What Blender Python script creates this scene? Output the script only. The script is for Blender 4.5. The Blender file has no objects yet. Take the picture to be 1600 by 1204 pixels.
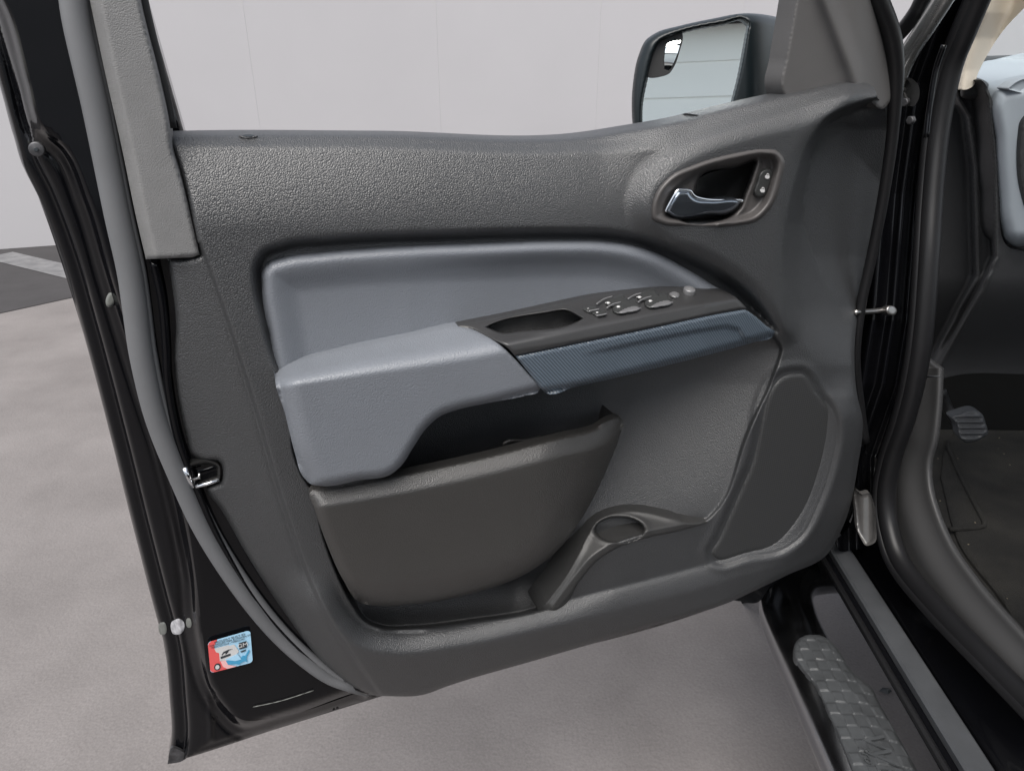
import bpy, math, random
import numpy as np
from mathutils import Matrix, Vector
from mathutils.geometry import delaunay_2d_cdt

S = bpy.context.scene
COL = S.collection
R = math.radians
random.seed(5)
rng = np.random.default_rng(7)

# ---------------------------------------------------------------- camera
F = 1110.0
PITCH = R(24.5)
CAM = np.array([0.0, 0.0, 1.40])
cd = bpy.data.cameras.new('camera')
cam = bpy.data.objects.new('camera', cd)
COL.objects.link(cam)
cam.location = CAM
cam.rotation_euler = (math.pi / 2 - PITCH, 0, 0)
cd.sensor_width = 36.0
cd.lens = 36.0 * F / 1600.0
cd.clip_start = 0.02
cd.clip_end = 400
S.camera = cam

# ---------------------------------------------------------------- sky, sun, exposure
SUN_EL, SUN_AZ = R(60), R(198)          # azimuth clockwise from +Y: behind the camera, to its left
W = bpy.data.worlds.new('World'); S.world = W; W.use_nodes = True
wn = W.node_tree.nodes; wl = W.node_tree.links
sky = wn.new('ShaderNodeTexSky'); sky.sky_type = 'NISHITA'; sky.sun_disc = False
sky.sun_elevation = SUN_EL; sky.sun_rotation = SUN_AZ
sky.air_density = 1.0; sky.dust_density = 1.0
hsv = wn.new('ShaderNodeHueSaturation'); hsv.inputs['Saturation'].default_value = 0.3
wl.new(sky.outputs[0], hsv.inputs['Color'])
wl.new(hsv.outputs[0], wn['Background'].inputs['Color'])
wn['Background'].inputs['Strength'].default_value = 0.07
sd_ = bpy.data.lights.new('sun', 'SUN'); sun = bpy.data.objects.new('sun', sd_); COL.objects.link(sun)
sd_.energy = 1.5; sd_.angle = R(50); sd_.color = (1.0, 0.95, 0.89)
sdir = Vector((math.sin(SUN_AZ) * math.cos(SUN_EL), math.cos(SUN_AZ) * math.cos(SUN_EL), math.sin(SUN_EL)))
sun.rotation_euler = sdir.to_track_quat('Z', 'Y').to_euler()
sun.location = (0, 0, 20)
vs = S.view_settings
vs.view_transform = 'Standard'; vs.look = 'None'; vs.gamma = 1; vs.use_curve_mapping = False
vs.exposure = 1.8

# ---------------------------------------------------------------- frames
def nrm(a):
    a = np.asarray(a, float); return a / np.linalg.norm(a)
AZD = R(70)                                   # direction of the open door, from its rear edge to its hinges
DU = np.array([math.sin(AZD), math.cos(AZD), 0]); DN = np.array([DU[1], -DU[0], 0])
DA = np.array([-0.43, 0.62, 0.0])             # foot of the door's rear edge
AZT = R(1.5)                                  # direction the truck points
TY = np.array([math.sin(AZT), math.cos(AZT), 0]); TX = np.array([TY[1], -TY[0], 0])
TO = np.array([0.527, 0.968, 0.0])            # ground below the front edge of the door
UP = np.array([0, 0, 1.0])

def frame(o, x, y, z):
    m = Matrix.Identity(4)
    for i in range(3):
        m[i][0], m[i][1], m[i][2], m[i][3] = x[i], y[i], z[i], o[i]
    return m
FD = frame(DA, DU, -DN, UP)                   # door: X along it, Y to its outer side, Z up
FT = frame(TO, TX, TY, UP)                    # truck: X to its right, Y forward, Z up

def rays(x, y):
    x = np.asarray(x, float); y = np.asarray(y, float)
    X = (x - 800) / F; Y = (602 - y) / F
    c, s = math.cos(PITCH), math.sin(PITCH)
    return np.stack([X, Y * s + c, Y * c - s], -1)
def hit(x, y, q, m):
    """where the view line through photo point (x, y) meets the plane through q with normal m"""
    d = rays(x, y); q = np.asarray(q, float)
    if q.ndim == 1: num = (q - CAM) @ m
    else: num = ((q - CAM) * m).sum(-1)
    return CAM + d * (num / (d @ m))[..., None]
def DP(x, y, w):
    """point of the door at depth w in front of (+) or behind (-) the main trim plane"""
    d = rays(x, y)
    return CAM + d * ((((DA - CAM) @ DN) + w) / (d @ DN))[..., None]
def TP(x, y, tx):
    d = rays(x, y)
    return CAM + d * ((((TO - CAM) @ TX) + tx) / (d @ TX))[..., None]
def YP(x, y, ty):
    d = rays(x, y)
    return CAM + d * ((((TO - CAM) @ TY) + ty) / (d @ TY))[..., None]
def ZP(x, y, z):
    d = rays(x, y)
    return CAM + d * ((z - CAM[2]) / d[..., 2])[..., None]
def TW(a):
    """truck coordinates to world"""
    a = np.asarray(a, float); return TO + a[..., 0:1] * TX + a[..., 1:2] * TY + a[..., 2:3] * UP

# ---------------------------------------------------------------- 2D curves
def spline(pts, closed=True, step=4.0):
    """Catmull-Rom through (x, y); a third value marks a sharp corner"""
    n = len(pts); out = []
    P = [np.array(p[:2], float) for p in pts]; C = [len(p) > 2 for p in pts]
    for i in range(n if closed else n - 1):
        a, b = P[i], P[(i + 1) % n]
        pa = P[(i - 1) % n] if (closed or i > 0) else a
        pb = P[(i + 2) % n] if (closed or i + 2 < n) else b
        L = np.linalg.norm(b - a)
        if L < 1e-6: continue
        def tang(pp, p, pn):
            l0 = np.linalg.norm(p - pp); l1 = np.linalg.norm(pn - p)
            if l0 < 1e-6 or l1 < 1e-6: return (pn - pp) / max(l0 + l1, 1e-6)
            t = (p - pp) / l0 * l1 + (pn - p) / l1 * l0
            return t / (l0 + l1)
        ta = (b - a) / L if C[i] else tang(pa, a, b)
        tb = (b - a) / L if C[(i + 1) % n] else tang(a, b, pb)
        k = max(1, int(round(L / step)))
        for j in range(k):
            s = j / k; s2, s3 = s * s, s * s * s
            out.append((2*s3-3*s2+1)*a + (s3-2*s2+s)*L*ta + (-2*s3+3*s2)*b + (s3-s2)*L*tb)
    if not closed: out.append(P[-1])
    return np.array(out)
def dist(px, py, line, closed=False):
    """distance to a polyline, and a side sign (+ on the right hand of travel in photo axes)"""
    A = line if closed else line[:-1]
    B = np.roll(line, -1, 0) if closed else line[1:]
    D = B - A; L2 = np.maximum((D ** 2).sum(1), 1e-9)
    res = np.empty(len(px)); sg = np.empty(len(px))
    px = np.asarray(px, float); py = np.asarray(py, float)
    T = 40.0; key = np.floor(px / T).astype(np.int64) * 100003 + np.floor(py / T).astype(np.int64)
    order = np.argsort(key, kind='stable'); ks = key[order]
    cuts = np.concatenate([[0], np.nonzero(np.diff(ks))[0] + 1, [len(ks)]])
    mid = (A + B) / 2; hl = np.sqrt(L2) / 2
    for i0, i1 in zip(cuts[:-1], cuts[1:]):          # tile by tile: only the segments that can be nearest
        ix = order[i0:i1]; q = np.stack([px[ix], py[ix]], 1)
        c = (q.min(0) + q.max(0)) / 2; hd = np.linalg.norm(q.max(0) - q.min(0)) / 2
        dm = np.linalg.norm(mid - c, axis=1)
        sel = (dm - hl - hd) <= (dm + hl).min() + hd
        a, d, l2 = A[sel], D[sel], L2[sel]
        v = q[:, None, :] - a[None]
        t = np.clip((v * d).sum(2) / l2, 0, 1)
        d2 = ((v - t[..., None] * d) ** 2).sum(2)
        k = d2.argmin(1); i = np.arange(len(q))
        res[ix] = np.sqrt(d2[i, k])
        sg[ix] = np.sign(d[k, 0] * v[i, k, 1] - d[k, 1] * v[i, k, 0])
    return res, sg
def inside(px, py, poly):
    r = np.zeros(len(px), bool)
    x0, y0 = poly[:, 0], poly[:, 1]; x1, y1 = np.roll(x0, -1), np.roll(y0, -1)
    for a, b, c, d in zip(x0, y0, x1, y1):
        if b == d: continue
        m = ((b > py) != (d > py)) & (px < (c - a) * (py - b) / (d - b) + a)
        r ^= m
    return r
def sdf(px, py, poly):
    d, _ = dist(px, py, poly, True)
    return np.where(inside(px, py, poly), d, -d)
def res(line, step):
    k = max(1, int(step // 2)); return line[::k] if k > 1 else line
def ss(a, b, x):
    t = np.clip((np.asarray(x, float) - a) / (b - a), 0, 1); return t * t * (3 - 2 * t)
def roll(d, er):
    """0 well inside, 1 at the edge: quarter-round"""
    t = 1 - np.clip(d / er, 0, 1); return 1 - np.sqrt(np.maximum(1 - t * t, 0))
def cham(d, er):
    """0 inside, 1 at the edge: a nearly straight slope"""
    return np.clip(1 - d / er, 0, 1) ** 1.25
def smin(a, b, k):
    h = np.clip(0.5 + 0.5 * (b - a) / k, 0, 1); return b * (1 - h) + a * h - k * h * (1 - h)
def ip(x, xs, ys): return np.interp(x, xs, ys)

# ---------------------------------------------------------------- objects
WM = {}
def own(o, parent, m):
    if parent is not None:
        o.parent = parent; o.matrix_local = WM[parent.name].inverted() @ m
    else: o.matrix_local = m
    WM[o.name] = m.copy()
def tag(o, label=None, cat=None, kind=None, group=None):
    if label: o['label'] = label
    if cat: o['category'] = cat
    if kind: o['kind'] = kind
    if group: o['group'] = group
    return o
def thing(name, m):
    o = bpy.data.objects.new(name, None); COL.objects.link(o); o.empty_display_size = 0.1
    own(o, None, m); return o
def mesh(name, V, faces, mat, parent=None, fr=None, smooth=True):
    fr = fr if fr is not None else (WM[parent.name] if parent is not None else Matrix.Identity(4))
    Mi = np.array(fr.inverted())
    V = np.asarray(V, float); V = V @ Mi[:3, :3].T + Mi[:3, 3]
    me = bpy.data.meshes.new(name); me.from_pydata(V.tolist(), [], [list(map(int, f)) for f in faces])
    if smooth: me.polygons.foreach_set('use_smooth', [True] * len(me.polygons))
    me.materials.append(mat); me.validate(); me.update()
    o = bpy.data.objects.new(name, me); COL.objects.link(o); own(o, parent, fr.copy()); return o

def patch(name, outline, field, mat, parent, fr=None, step=5.0, skirt=0.03, sdir=None, holes=(), raw=False, feats=(), wall=None):
    """a moulded surface: the traced outline filled with a fine mesh, every vertex put at its own place in
    space by field(x, y, distance to the outline), and given a wall of real thickness behind its edge"""
    fr = fr if fr is not None else FD
    bo = outline if raw else spline(outline, True, step)
    hs = [spline(h, True, step) for h in holes]
    x0, y0 = bo.min(0); x1, y1 = bo.max(0)
    gy = np.arange(y0, y1, step * 0.866); pts = []
    for k, yy in enumerate(gy):
        xs = np.arange(x0 + (k % 2) * step / 2, x1, step)
        pts.append(np.stack([xs, np.full(len(xs), yy)], 1))
    g = np.concatenate(pts)
    d = sdf(g[:, 0], g[:, 1], bo); keep = d > step * 0.45
    for h in hs: keep &= sdf(g[:, 0], g[:, 1], h) < -step * 0.45
    g = g[keep]; extra = []
    for line, closed, offs in feats:                 # rows of points that follow a moulded edge
        t = np.roll(line, -1, 0) - np.roll(line, 1, 0) if closed else np.gradient(line, axis=0)
        t = t / np.maximum(np.linalg.norm(t, axis=1), 1e-6)[:, None]; nn = np.stack([-t[:, 1], t[:, 0]], 1)
        fd, fs = dist(g[:, 0], g[:, 1], line, closed); fd = fd * np.where(fs == 0, 1, fs)
        g = g[(fd < min(offs) - step * .6) | (fd > max(offs) + step * .6)]
        for o in offs:
            q = line + nn * o
            qd, qs = dist(q[:, 0], q[:, 1], line, closed)
            extra.append(q[qd > abs(o) - .3])
    if extra:
        ex = np.concatenate(extra)
        k = sdf(ex[:, 0], ex[:, 1], bo) > 1.2
        for h in hs: k &= sdf(ex[:, 0], ex[:, 1], h) < -1.2
        ex = ex[k]
        _, ui = np.unique(np.round(ex / 1.1).astype(int), axis=0, return_index=True)
        g = np.concatenate([g, ex[np.sort(ui)]])
    loops = [bo] + hs
    allp = np.concatenate(loops + [g]); edges = []; n = 0
    for l in loops:
        edges += [(n + i, n + (i + 1) % len(l)) for i in range(len(l))]; n += len(l)
    v2, _, f2, _, _, _ = delaunay_2d_cdt([Vector(p) for p in allp], edges, [], 0, 1e-4)
    v2 = np.array([(p.x, p.y) for p in v2]); f2 = np.array([f for f in f2 if len(f) == 3])
    cen = v2[f2].mean(1); ok = inside(cen[:, 0], cen[:, 1], bo)
    for h in hs: ok &= ~inside(cen[:, 0], cen[:, 1], h)
    f2 = f2[ok]
    e1 = v2[f2[:, 1]] - v2[f2[:, 0]]; e2 = v2[f2[:, 2]] - v2[f2[:, 0]]
    flip = (e1[:, 0] * e2[:, 1] - e1[:, 1] * e2[:, 0]) > 0
    f2[flip] = f2[flip][:, ::-1]
    de, _ = dist(v2[:, 0], v2[:, 1], bo, True)
    P = field(v2[:, 0], v2[:, 1], de)
    faces = f2.tolist(); V = P
    if skirt:
        sv = np.asarray(sdir if sdir is not None else -DN) * skirt
        from collections import Counter
        ec = Counter()
        for a, b, c in f2:
            for e in ((a, b), (b, c), (c, a)): ec[e] += 1
        be = [e for e in ec if (e[1], e[0]) not in ec]
        ids = sorted({i for e in be for i in e}); mp = {i: k for k, i in enumerate(ids)}
        n0 = len(V); m = len(ids)
        k = np.ones(m) if wall is None else wall(v2[ids, 0], v2[ids, 1])
        V = np.concatenate([V, V[ids], V[ids] + sv * k[:, None]])
        faces += [[n0 + mp[b], n0 + mp[a], n0 + m + mp[a], n0 + m + mp[b]] for a, b in be]
    return mesh(name, V, faces, mat, parent, fr)

def tube(name, path, rad, mat, parent, fr=None, seg=14, flat=None, caps=True):
    """round tube along world points; rad may vary; flat = (axis vector, factor) squashes it"""
    P = np.asarray(path, float); n = len(P)
    rad = np.broadcast_to(np.asarray(rad, float), (n,))
    T = np.gradient(P, axis=0); T /= np.linalg.norm(T, axis=1)[:, None]
    up = np.array([0, 0, 1.0]) if abs(T[0][2]) < 0.9 else np.array([1.0, 0, 0])
    u = nrm(np.cross(T[0], up)); V = []; 
    for i in range(n):
        u = u - (u @ T[i]) * T[i]; u = nrm(u); v = np.cross(T[i], u)
        for k in range(seg):
            a = 2 * math.pi * k / seg
            o = (u * math.cos(a) + v * math.sin(a)) * rad[i]
            if flat is not None: o = o - flat[0] * (o @ flat[0]) * (1 - flat[1])
            V.append(P[i] + o)
    Fc = []
    for i in range(n - 1):
        for k in range(seg):
            a, b = i * seg + k, i * seg + (k + 1) % seg
            Fc.append([a, b, b + seg, a + seg])
    if caps: Fc += [list(range(seg))[::-1], [(n - 1) * seg + k for k in range(seg)]]
    return mesh(name, V, Fc, mat, parent, fr)
def smooth_path(pts, n=60):
    """Catmull-Rom through points of any dimension"""
    p = np.asarray(pts, float); p = np.concatenate([[2*p[0]-p[1]], p, [2*p[-1]-p[-2]]]); out = []
    k = max(2, n // (len(p) - 3))
    for i in range(1, len(p) - 2):
        for s in np.linspace(0, 1, k, endpoint=False):
            a, b, c, d = p[i-1], p[i], p[i+1], p[i+2]
            out.append(0.5*((2*b)+(-a+c)*s+(2*a-5*b+4*c-d)*s*s+(-a+3*b-3*c+d)*s**3))
    out.append(p[-2]); return np.array(out)
def sweep(name, prof, y0, y1, mat, parent, n=2, smooth=False, close=True):
    """profile (tx, z) drawn along the truck between ty = y0 and y1"""
    V = []; k = len(prof)
    for yy in np.linspace(y0, y1, n):
        V += [TW(np.array([a, yy, b])) for a, b in prof]
    Fc = []
    for i in range(n - 1):
        for j in range(k if close else k - 1):
            a, b = i*k + j, i*k + (j+1) % k
            Fc.append([a, a + k, b + k, b])
    if close: Fc += [list(range(k)), [(n-1)*k + j for j in range(k)][::-1]]
    return mesh(name, V, Fc, mat, parent, FT, smooth)
def disc(name, c, nor, r, h, mat, parent, fr, seg=24, dome=0.0, sq=(1, 1), rot=0):
    """a small round (or oval) button standing on a surface"""
    nor = nrm(nor); a = nrm(np.cross(nor, [0.3, 0.2, 1.0])); b = np.cross(nor, a)
    a, b = a*math.cos(rot)+b*math.sin(rot), b*math.cos(rot)-a*math.sin(rot)
    rings = [(1.0, -0.002), (1.0, h*0.7), (0.93, h*0.95), (0.8, h), (0.4, h+dome*0.7), (0.0, h+dome)]
    V = []; Fc = []
    for q, z in rings[:-1]:
        V += [c + nor*z + (a*math.cos(t)*sq[0] + b*math.sin(t)*sq[1])*r*q for t in np.linspace(0, 2*math.pi, seg, endpoint=False)]
    V.append(c + nor*(h+dome))
    for i in range(len(rings)-2):
        for k in range(seg):
            x, y = i*seg+k, i*seg+(k+1) % seg
            Fc.append([x, y, y+seg, x+seg])
    m = (len(rings)-2)*seg
    Fc += [[m+k, m+(k+1) % seg, len(V)-1] for k in range(seg)]
    return mesh(name, V, Fc, mat, parent, fr)
def boxw(name, corners8, mat, parent=None, fr=None):
    return mesh(name, corners8, [[0,3,2,1],[4,5,6,7],[0,1,5,4],[1,2,6,5],[2,3,7,6],[3,0,4,7]], mat, parent, fr, False)
def text_mesh(name, txt, size, o, ex, ey, depth, mat, parent, fr, bold=0.0, shear=0.0):
    cu = bpy.data.curves.new(name, 'FONT'); cu.body = txt; cu.size = size; cu.extrude = depth; cu.offset = bold
    cu.shear = shear; cu.align_x = 'CENTER'; cu.align_y = 'CENTER'
    t = bpy.data.objects.new(name + '_curve', cu); COL.objects.link(t)
    bpy.context.view_layer.update()
    me = bpy.data.meshes.new_from_object(t.evaluated_get(bpy.context.evaluated_depsgraph_get()))
    V = np.array([v.co for v in me.vertices]); Fc = [list(p.vertices) for p in me.polygons]
    bpy.data.objects.remove(t); bpy.data.meshes.remove(me); bpy.data.curves.remove(cu)
    ez = np.cross(ex, ey)
    return mesh(name, o + V[:, 0:1]*ex + V[:, 1:2]*ey + V[:, 2:3]*ez, Fc, mat, parent, fr, False)

# ---------------------------------------------------------------- materials
def mat(name, col, rough=0.5, metal=0.0, spec=0.5, coat=0.0, grain=0.0, gscale=400.0, gdist=0.0004, var=0.0, vscale=6.0, rvar=0.0, kind='leather', coatr=0.05):
    m = bpy.data.materials.new(name); m.use_nodes = True
    nt = m.node_tree; N = nt.nodes; L = nt.links; b = N['Principled BSDF']
    c = tuple(col) if hasattr(col, '__len__') else (col, col, col)
    b.inputs['Base Color'].default_value = (*c, 1); b.inputs['Roughness'].default_value = rough
    b.inputs['Metallic'].default_value = metal; b.inputs['Specular IOR Level'].default_value = spec
    b.inputs['Coat Weight'].default_value = coat; b.inputs['Coat Roughness'].default_value = coatr
    tc = N.new('ShaderNodeTexCoord')
    if var:
        n1 = N.new('ShaderNodeTexNoise'); n1.inputs['Scale'].default_value = vscale; n1.inputs['Detail'].default_value = 8; n1.inputs['Roughness'].default_value = 0.62
        L.new(tc.outputs['Object'], n1.inputs['Vector'])
        mr = N.new('ShaderNodeMapRange'); mr.inputs['From Min'].default_value = 0.3; mr.inputs['From Max'].default_value = 0.7
        mr.inputs['To Min'].default_value = 1 - var; mr.inputs['To Max'].default_value = 1 + var
        L.new(n1.outputs['Fac'], mr.inputs['Value'])
        mx = N.new('ShaderNodeVectorMath'); mx.operation = 'SCALE'; mx.inputs[0].default_value = c
        L.new(mr.outputs[0], mx.inputs['Scale']); L.new(mx.outputs[0], b.inputs['Base Color'])
    if rvar:
        n2 = N.new('ShaderNodeTexNoise'); n2.inputs['Scale'].default_value = 14; n2.inputs['Detail'].default_value = 6
        L.new(tc.outputs['Object'], n2.inputs['Vector'])
        mr = N.new('ShaderNodeMapRange'); mr.inputs['From Min'].default_value = 0.3; mr.inputs['From Max'].default_value = 0.7
        mr.inputs['To Min'].default_value = max(0.02, rough - rvar); mr.inputs['To Max'].default_value = rough + rvar
        L.new(n2.outputs['Fac'], mr.inputs['Value']); L.new(mr.outputs[0], b.inputs['Roughness'])
    if grain:
        bp = N.new('ShaderNodeBump'); bp.inputs['Strength'].default_value = grain; bp.inputs['Distance'].default_value = gdist
        if kind == 'leather':
            n3 = N.new('ShaderNodeTexNoise'); n3.inputs['Scale'].default_value = gscale * 0.5; n3.inputs['Detail'].default_value = 2
            L.new(tc.outputs['Object'], n3.inputs['Vector'])
            ad = N.new('ShaderNodeVectorMath'); ad.operation = 'MULTIPLY_ADD'
            ad.inputs[1].default_value = (0.45/gscale,)*3; L.new(n3.outputs['Color'], ad.inputs[0]); L.new(tc.outputs['Object'], ad.inputs[2])
            v = N.new('ShaderNodeTexVoronoi'); v.feature = 'SMOOTH_F1'; v.inputs['Scale'].default_value = gscale; v.inputs['Smoothness'].default_value = 0.25
            L.new(ad.outputs[0], v.inputs['Vector'])
            inv = N.new('ShaderNodeMath'); inv.operation = 'SUBTRACT'; inv.inputs[0].default_value = 1; L.new(v.outputs['Distance'], inv.inputs[1])
            L.new(inv.outputs[0], bp.inputs['Height'])
        else:
            n3 = N.new('ShaderNodeTexNoise'); n3.inputs['Scale'].default_value = gscale; n3.inputs['Detail'].default_value = 3
            L.new(tc.outputs['Object'], n3.inputs['Vector']); L.new(n3.outputs['Fac'], bp.inputs['Height'])
        L.new(bp.outputs[0], b.inputs['Normal'])
    return m

M = {}
M['paint'] = mat('black_paint', (0.0035, 0.0036, 0.0045), 0.08, 0, 0.25, 0.0, rvar=0.04)
M['rubber'] = mat('rubber', (0.115, 0.118, 0.124), 0.55, 0, 0.4, grain=0.15, gscale=900, kind='noise', var=0.12)
M['seal'] = mat('seal_rubber', (0.009, 0.009, 0.010), 0.42, 0, 0.35, grain=0.1, gscale=900, kind='noise', var=0.15)
M['trim'] = mat('trim_plastic', (0.0290, 0.0302, 0.0322), 0.40, 0, 0.85, grain=0.85, gscale=760, gdist=0.0007, var=0.08)
M['trimdark'] = mat('dark_trim_plastic', (0.030, 0.031, 0.033), 0.55, 0, 0.4, grain=0.35, gscale=500, var=0.1)
M['frame'] = mat('frame_trim', (0.15, 0.15, 0.15), 0.5, 0, 0.5, grain=0.6, gscale=900, gdist=.0005, var=0.08, vscale=40)
M['pocket'] = mat('pocket_plastic', (0.030, 0.0288, 0.0275), 0.38, 0, 0.8, grain=0.7, gscale=800, gdist=0.00055, var=0.08)
M['pad'] = mat('pad_vinyl', (0.138, 0.149, 0.168), 0.42, 0, 0.6, grain=0.8, gscale=760, gdist=0.0005, var=0.06)
M['switchp'] = mat('switch_plate', (0.030, 0.030, 0.031), 0.36, 0, 0.5, grain=0.1, gscale=800, kind='noise', var=0.1, rvar=0.06)
M['bezel'] = mat('bezel_plastic', (0.062, 0.058, 0.057), 0.40, 0, 0.45, grain=0.12, gscale=800, kind='noise')
M['black'] = mat('black_plastic', (0.012, 0.012, 0.012), 0.45, 0, 0.4, grain=0.15, gscale=700, kind='noise')
M['button'] = mat('button_plastic', (0.03, 0.031, 0.031), 0.35, 0, 0.5)
M['silver'] = mat('silver_paint', (0.16, 0.16, 0.165), 0.35, 0.3, 0.5)
M['white'] = mat('white_print', (0.50, 0.50, 0.50), 0.5)
M['chrome'] = mat('chrome', (0.75, 0.77, 0.80), 0.06, 1.0)
M['steel'] = mat('steel', (0.36, 0.35, 0.34), 0.30, 1.0, rvar=0.12)
M['tube'] = mat('polished_tube', (0.40, 0.41, 0.43), 0.22, 1.0, rvar=0.05)
M['tread'] = mat('tread_rubber', (0.045, 0.048, 0.051), 0.48, 0, 0.45, grain=0.25, gscale=500, kind='noise', var=0.25, vscale=30)
M['beige'] = mat('beige_trim', (0.80, 0.72, 0.61), 0.7, 0, 0.3, grain=0.2, gscale=900, kind='noise')
M['dash'] = mat('dash_vinyl', (0.30, 0.335, 0.37), 0.48, 0, 0.4, grain=0.2, gscale=700, gdist=0.0003)
M['plug'] = mat('grey_plug', (0.11, 0.115, 0.108), 0.5)
M['mirror'] = mat('mirror_glass', (0.93, 0.985, 0.97), 0.015, 1.0)
M['housing'] = mat('mirror_housing', (0.008, 0.012, 0.014), 0.32, 0, 0.35, grain=0.1, gscale=600, kind='noise')
M['scuff'] = mat('scuff_plastic', (0.055, 0.058, 0.063), 0.45, 0, 0.4, grain=0.2, gscale=700, kind='noise', var=0.2, vscale=12)
M['kick'] = mat('kick_plastic', (0.05, 0.05, 0.051), 0.45, 0, 0.4, grain=0.2, gscale=700, kind='noise')
M['sail'] = mat('sail_plastic', (0.075, 0.073, 0.073), 0.6, 0, 0.4, grain=0.4, gscale=700, kind='noise', var=.12)
M['gleam'] = mat('reflection_strip', (0.42, 0.42, 0.41), 0.25, 0.8, rvar=.08)  # bright metal imitating the sky reflected in the black pillar paint
M['lever'] = mat('lever_metal', (0.22, 0.25, 0.29), 0.10, 0.9, 0.5)
M['reflect_grey'] = mat('pillar_reflection_grey', (0.055, 0.053, 0.052), 0.2, 0, 0.5, var=.25, vscale=30)  # lighter grey standing for a reflection in the black pillar paint
M['tray'] = mat('tray_plastic', (0.040, 0.040, 0.040), 0.7, 0, 0.2, grain=0.4, gscale=500, var=.2, vscale=60)
M['sealer'] = mat('white_sealer', (0.34, 0.34, 0.36), 0.4, var=.4, vscale=120)
M['holder'] = mat('holder_plastic', (0.026, 0.026, 0.026), 0.46, 0, 0.55, grain=0.4, gscale=800, gdist=0.0004)
M['dirty'] = mat('dull_metal', (0.09, 0.09, 0.095), 0.5, 0.7, rvar=0.1, var=0.5, vscale=80)

# carbon-look weave of the armrest strip
def carbon():
    m = mat('weave_trim', (0.05, 0.066, 0.085), 0.34, 0, 0.5, coat=0.25)
    N = m.node_tree.nodes; L = m.node_tree.links; b = N['Principled BSDF']
    tc = N.new('ShaderNodeTexCoord'); mp = N.new('ShaderNodeMapping'); mp.inputs['Rotation'].default_value = (0, R(40), 0)
    L.new(tc.outputs['Object'], mp.inputs['Vector'])
    w = N.new('ShaderNodeTexWave'); w.wave_type = 'BANDS'; w.bands_direction = 'X'; w.inputs['Scale'].default_value = 105.0
    L.new(mp.outputs[0], w.inputs['Vector'])
    bp = N.new('ShaderNodeBump'); bp.inputs['Strength'].default_value = 0.55; bp.inputs['Distance'].default_value = 0.0006
    L.new(w.outputs['Fac'], bp.inputs['Height']); L.new(bp.outputs[0], b.inputs['Normal'])
    cr = N.new('ShaderNodeMixRGB'); cr.inputs[1].default_value = (0.042, 0.055, 0.07, 1); cr.inputs[2].default_value = (0.095, 0.12, 0.15, 1)
    L.new(w.outputs['Fac'], cr.inputs[0]); L.new(cr.outputs[0], b.inputs['Base Color'])
    return m
M['carbon'] = carbon()
def grille():
    m = mat('speaker_mesh', (0.026, 0.027, 0.029), 0.5, 0, 0.35)
    N = m.node_tree.nodes; L = m.node_tree.links; b = N['Principled BSDF']
    tc = N.new('ShaderNodeTexCoord'); v = N.new('ShaderNodeTexVoronoi'); v.voronoi_dimensions = '2D'; v.inputs['Scale'].default_value = 270; v.inputs['Randomness'].default_value = 0.0
    mp = N.new('ShaderNodeMapping'); mp.inputs['Rotation'].default_value = (R(90), 0, 0)
    L.new(tc.outputs['Object'], mp.inputs['Vector']); L.new(mp.outputs[0], v.inputs['Vector'])
    mr = N.new('ShaderNodeMapRange'); mr.inputs['From Min'].default_value = 0.2; mr.inputs['From Max'].default_value = 0.36
    L.new(v.outputs['Distance'], mr.inputs['Value'])
    mx = N.new('ShaderNodeMixRGB'); mx.inputs[1].default_value = (0.015, 0.015, 0.016, 1); mx.inputs[2].default_value = (0.036, 0.037, 0.038, 1)
    L.new(mr.outputs[0], mx.inputs[0]); L.new(mx.outputs[0], b.inputs['Base Color'])
    bp = N.new('ShaderNodeBump'); bp.inputs['Strength'].default_value = 0.25; bp.inputs['Distance'].default_value = 0.0004
    L.new(mr.outputs[0], bp.inputs['Height']); L.new(bp.outputs[0], b.inputs['Normal'])
    return m
M['grille'] = grille()
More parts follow.
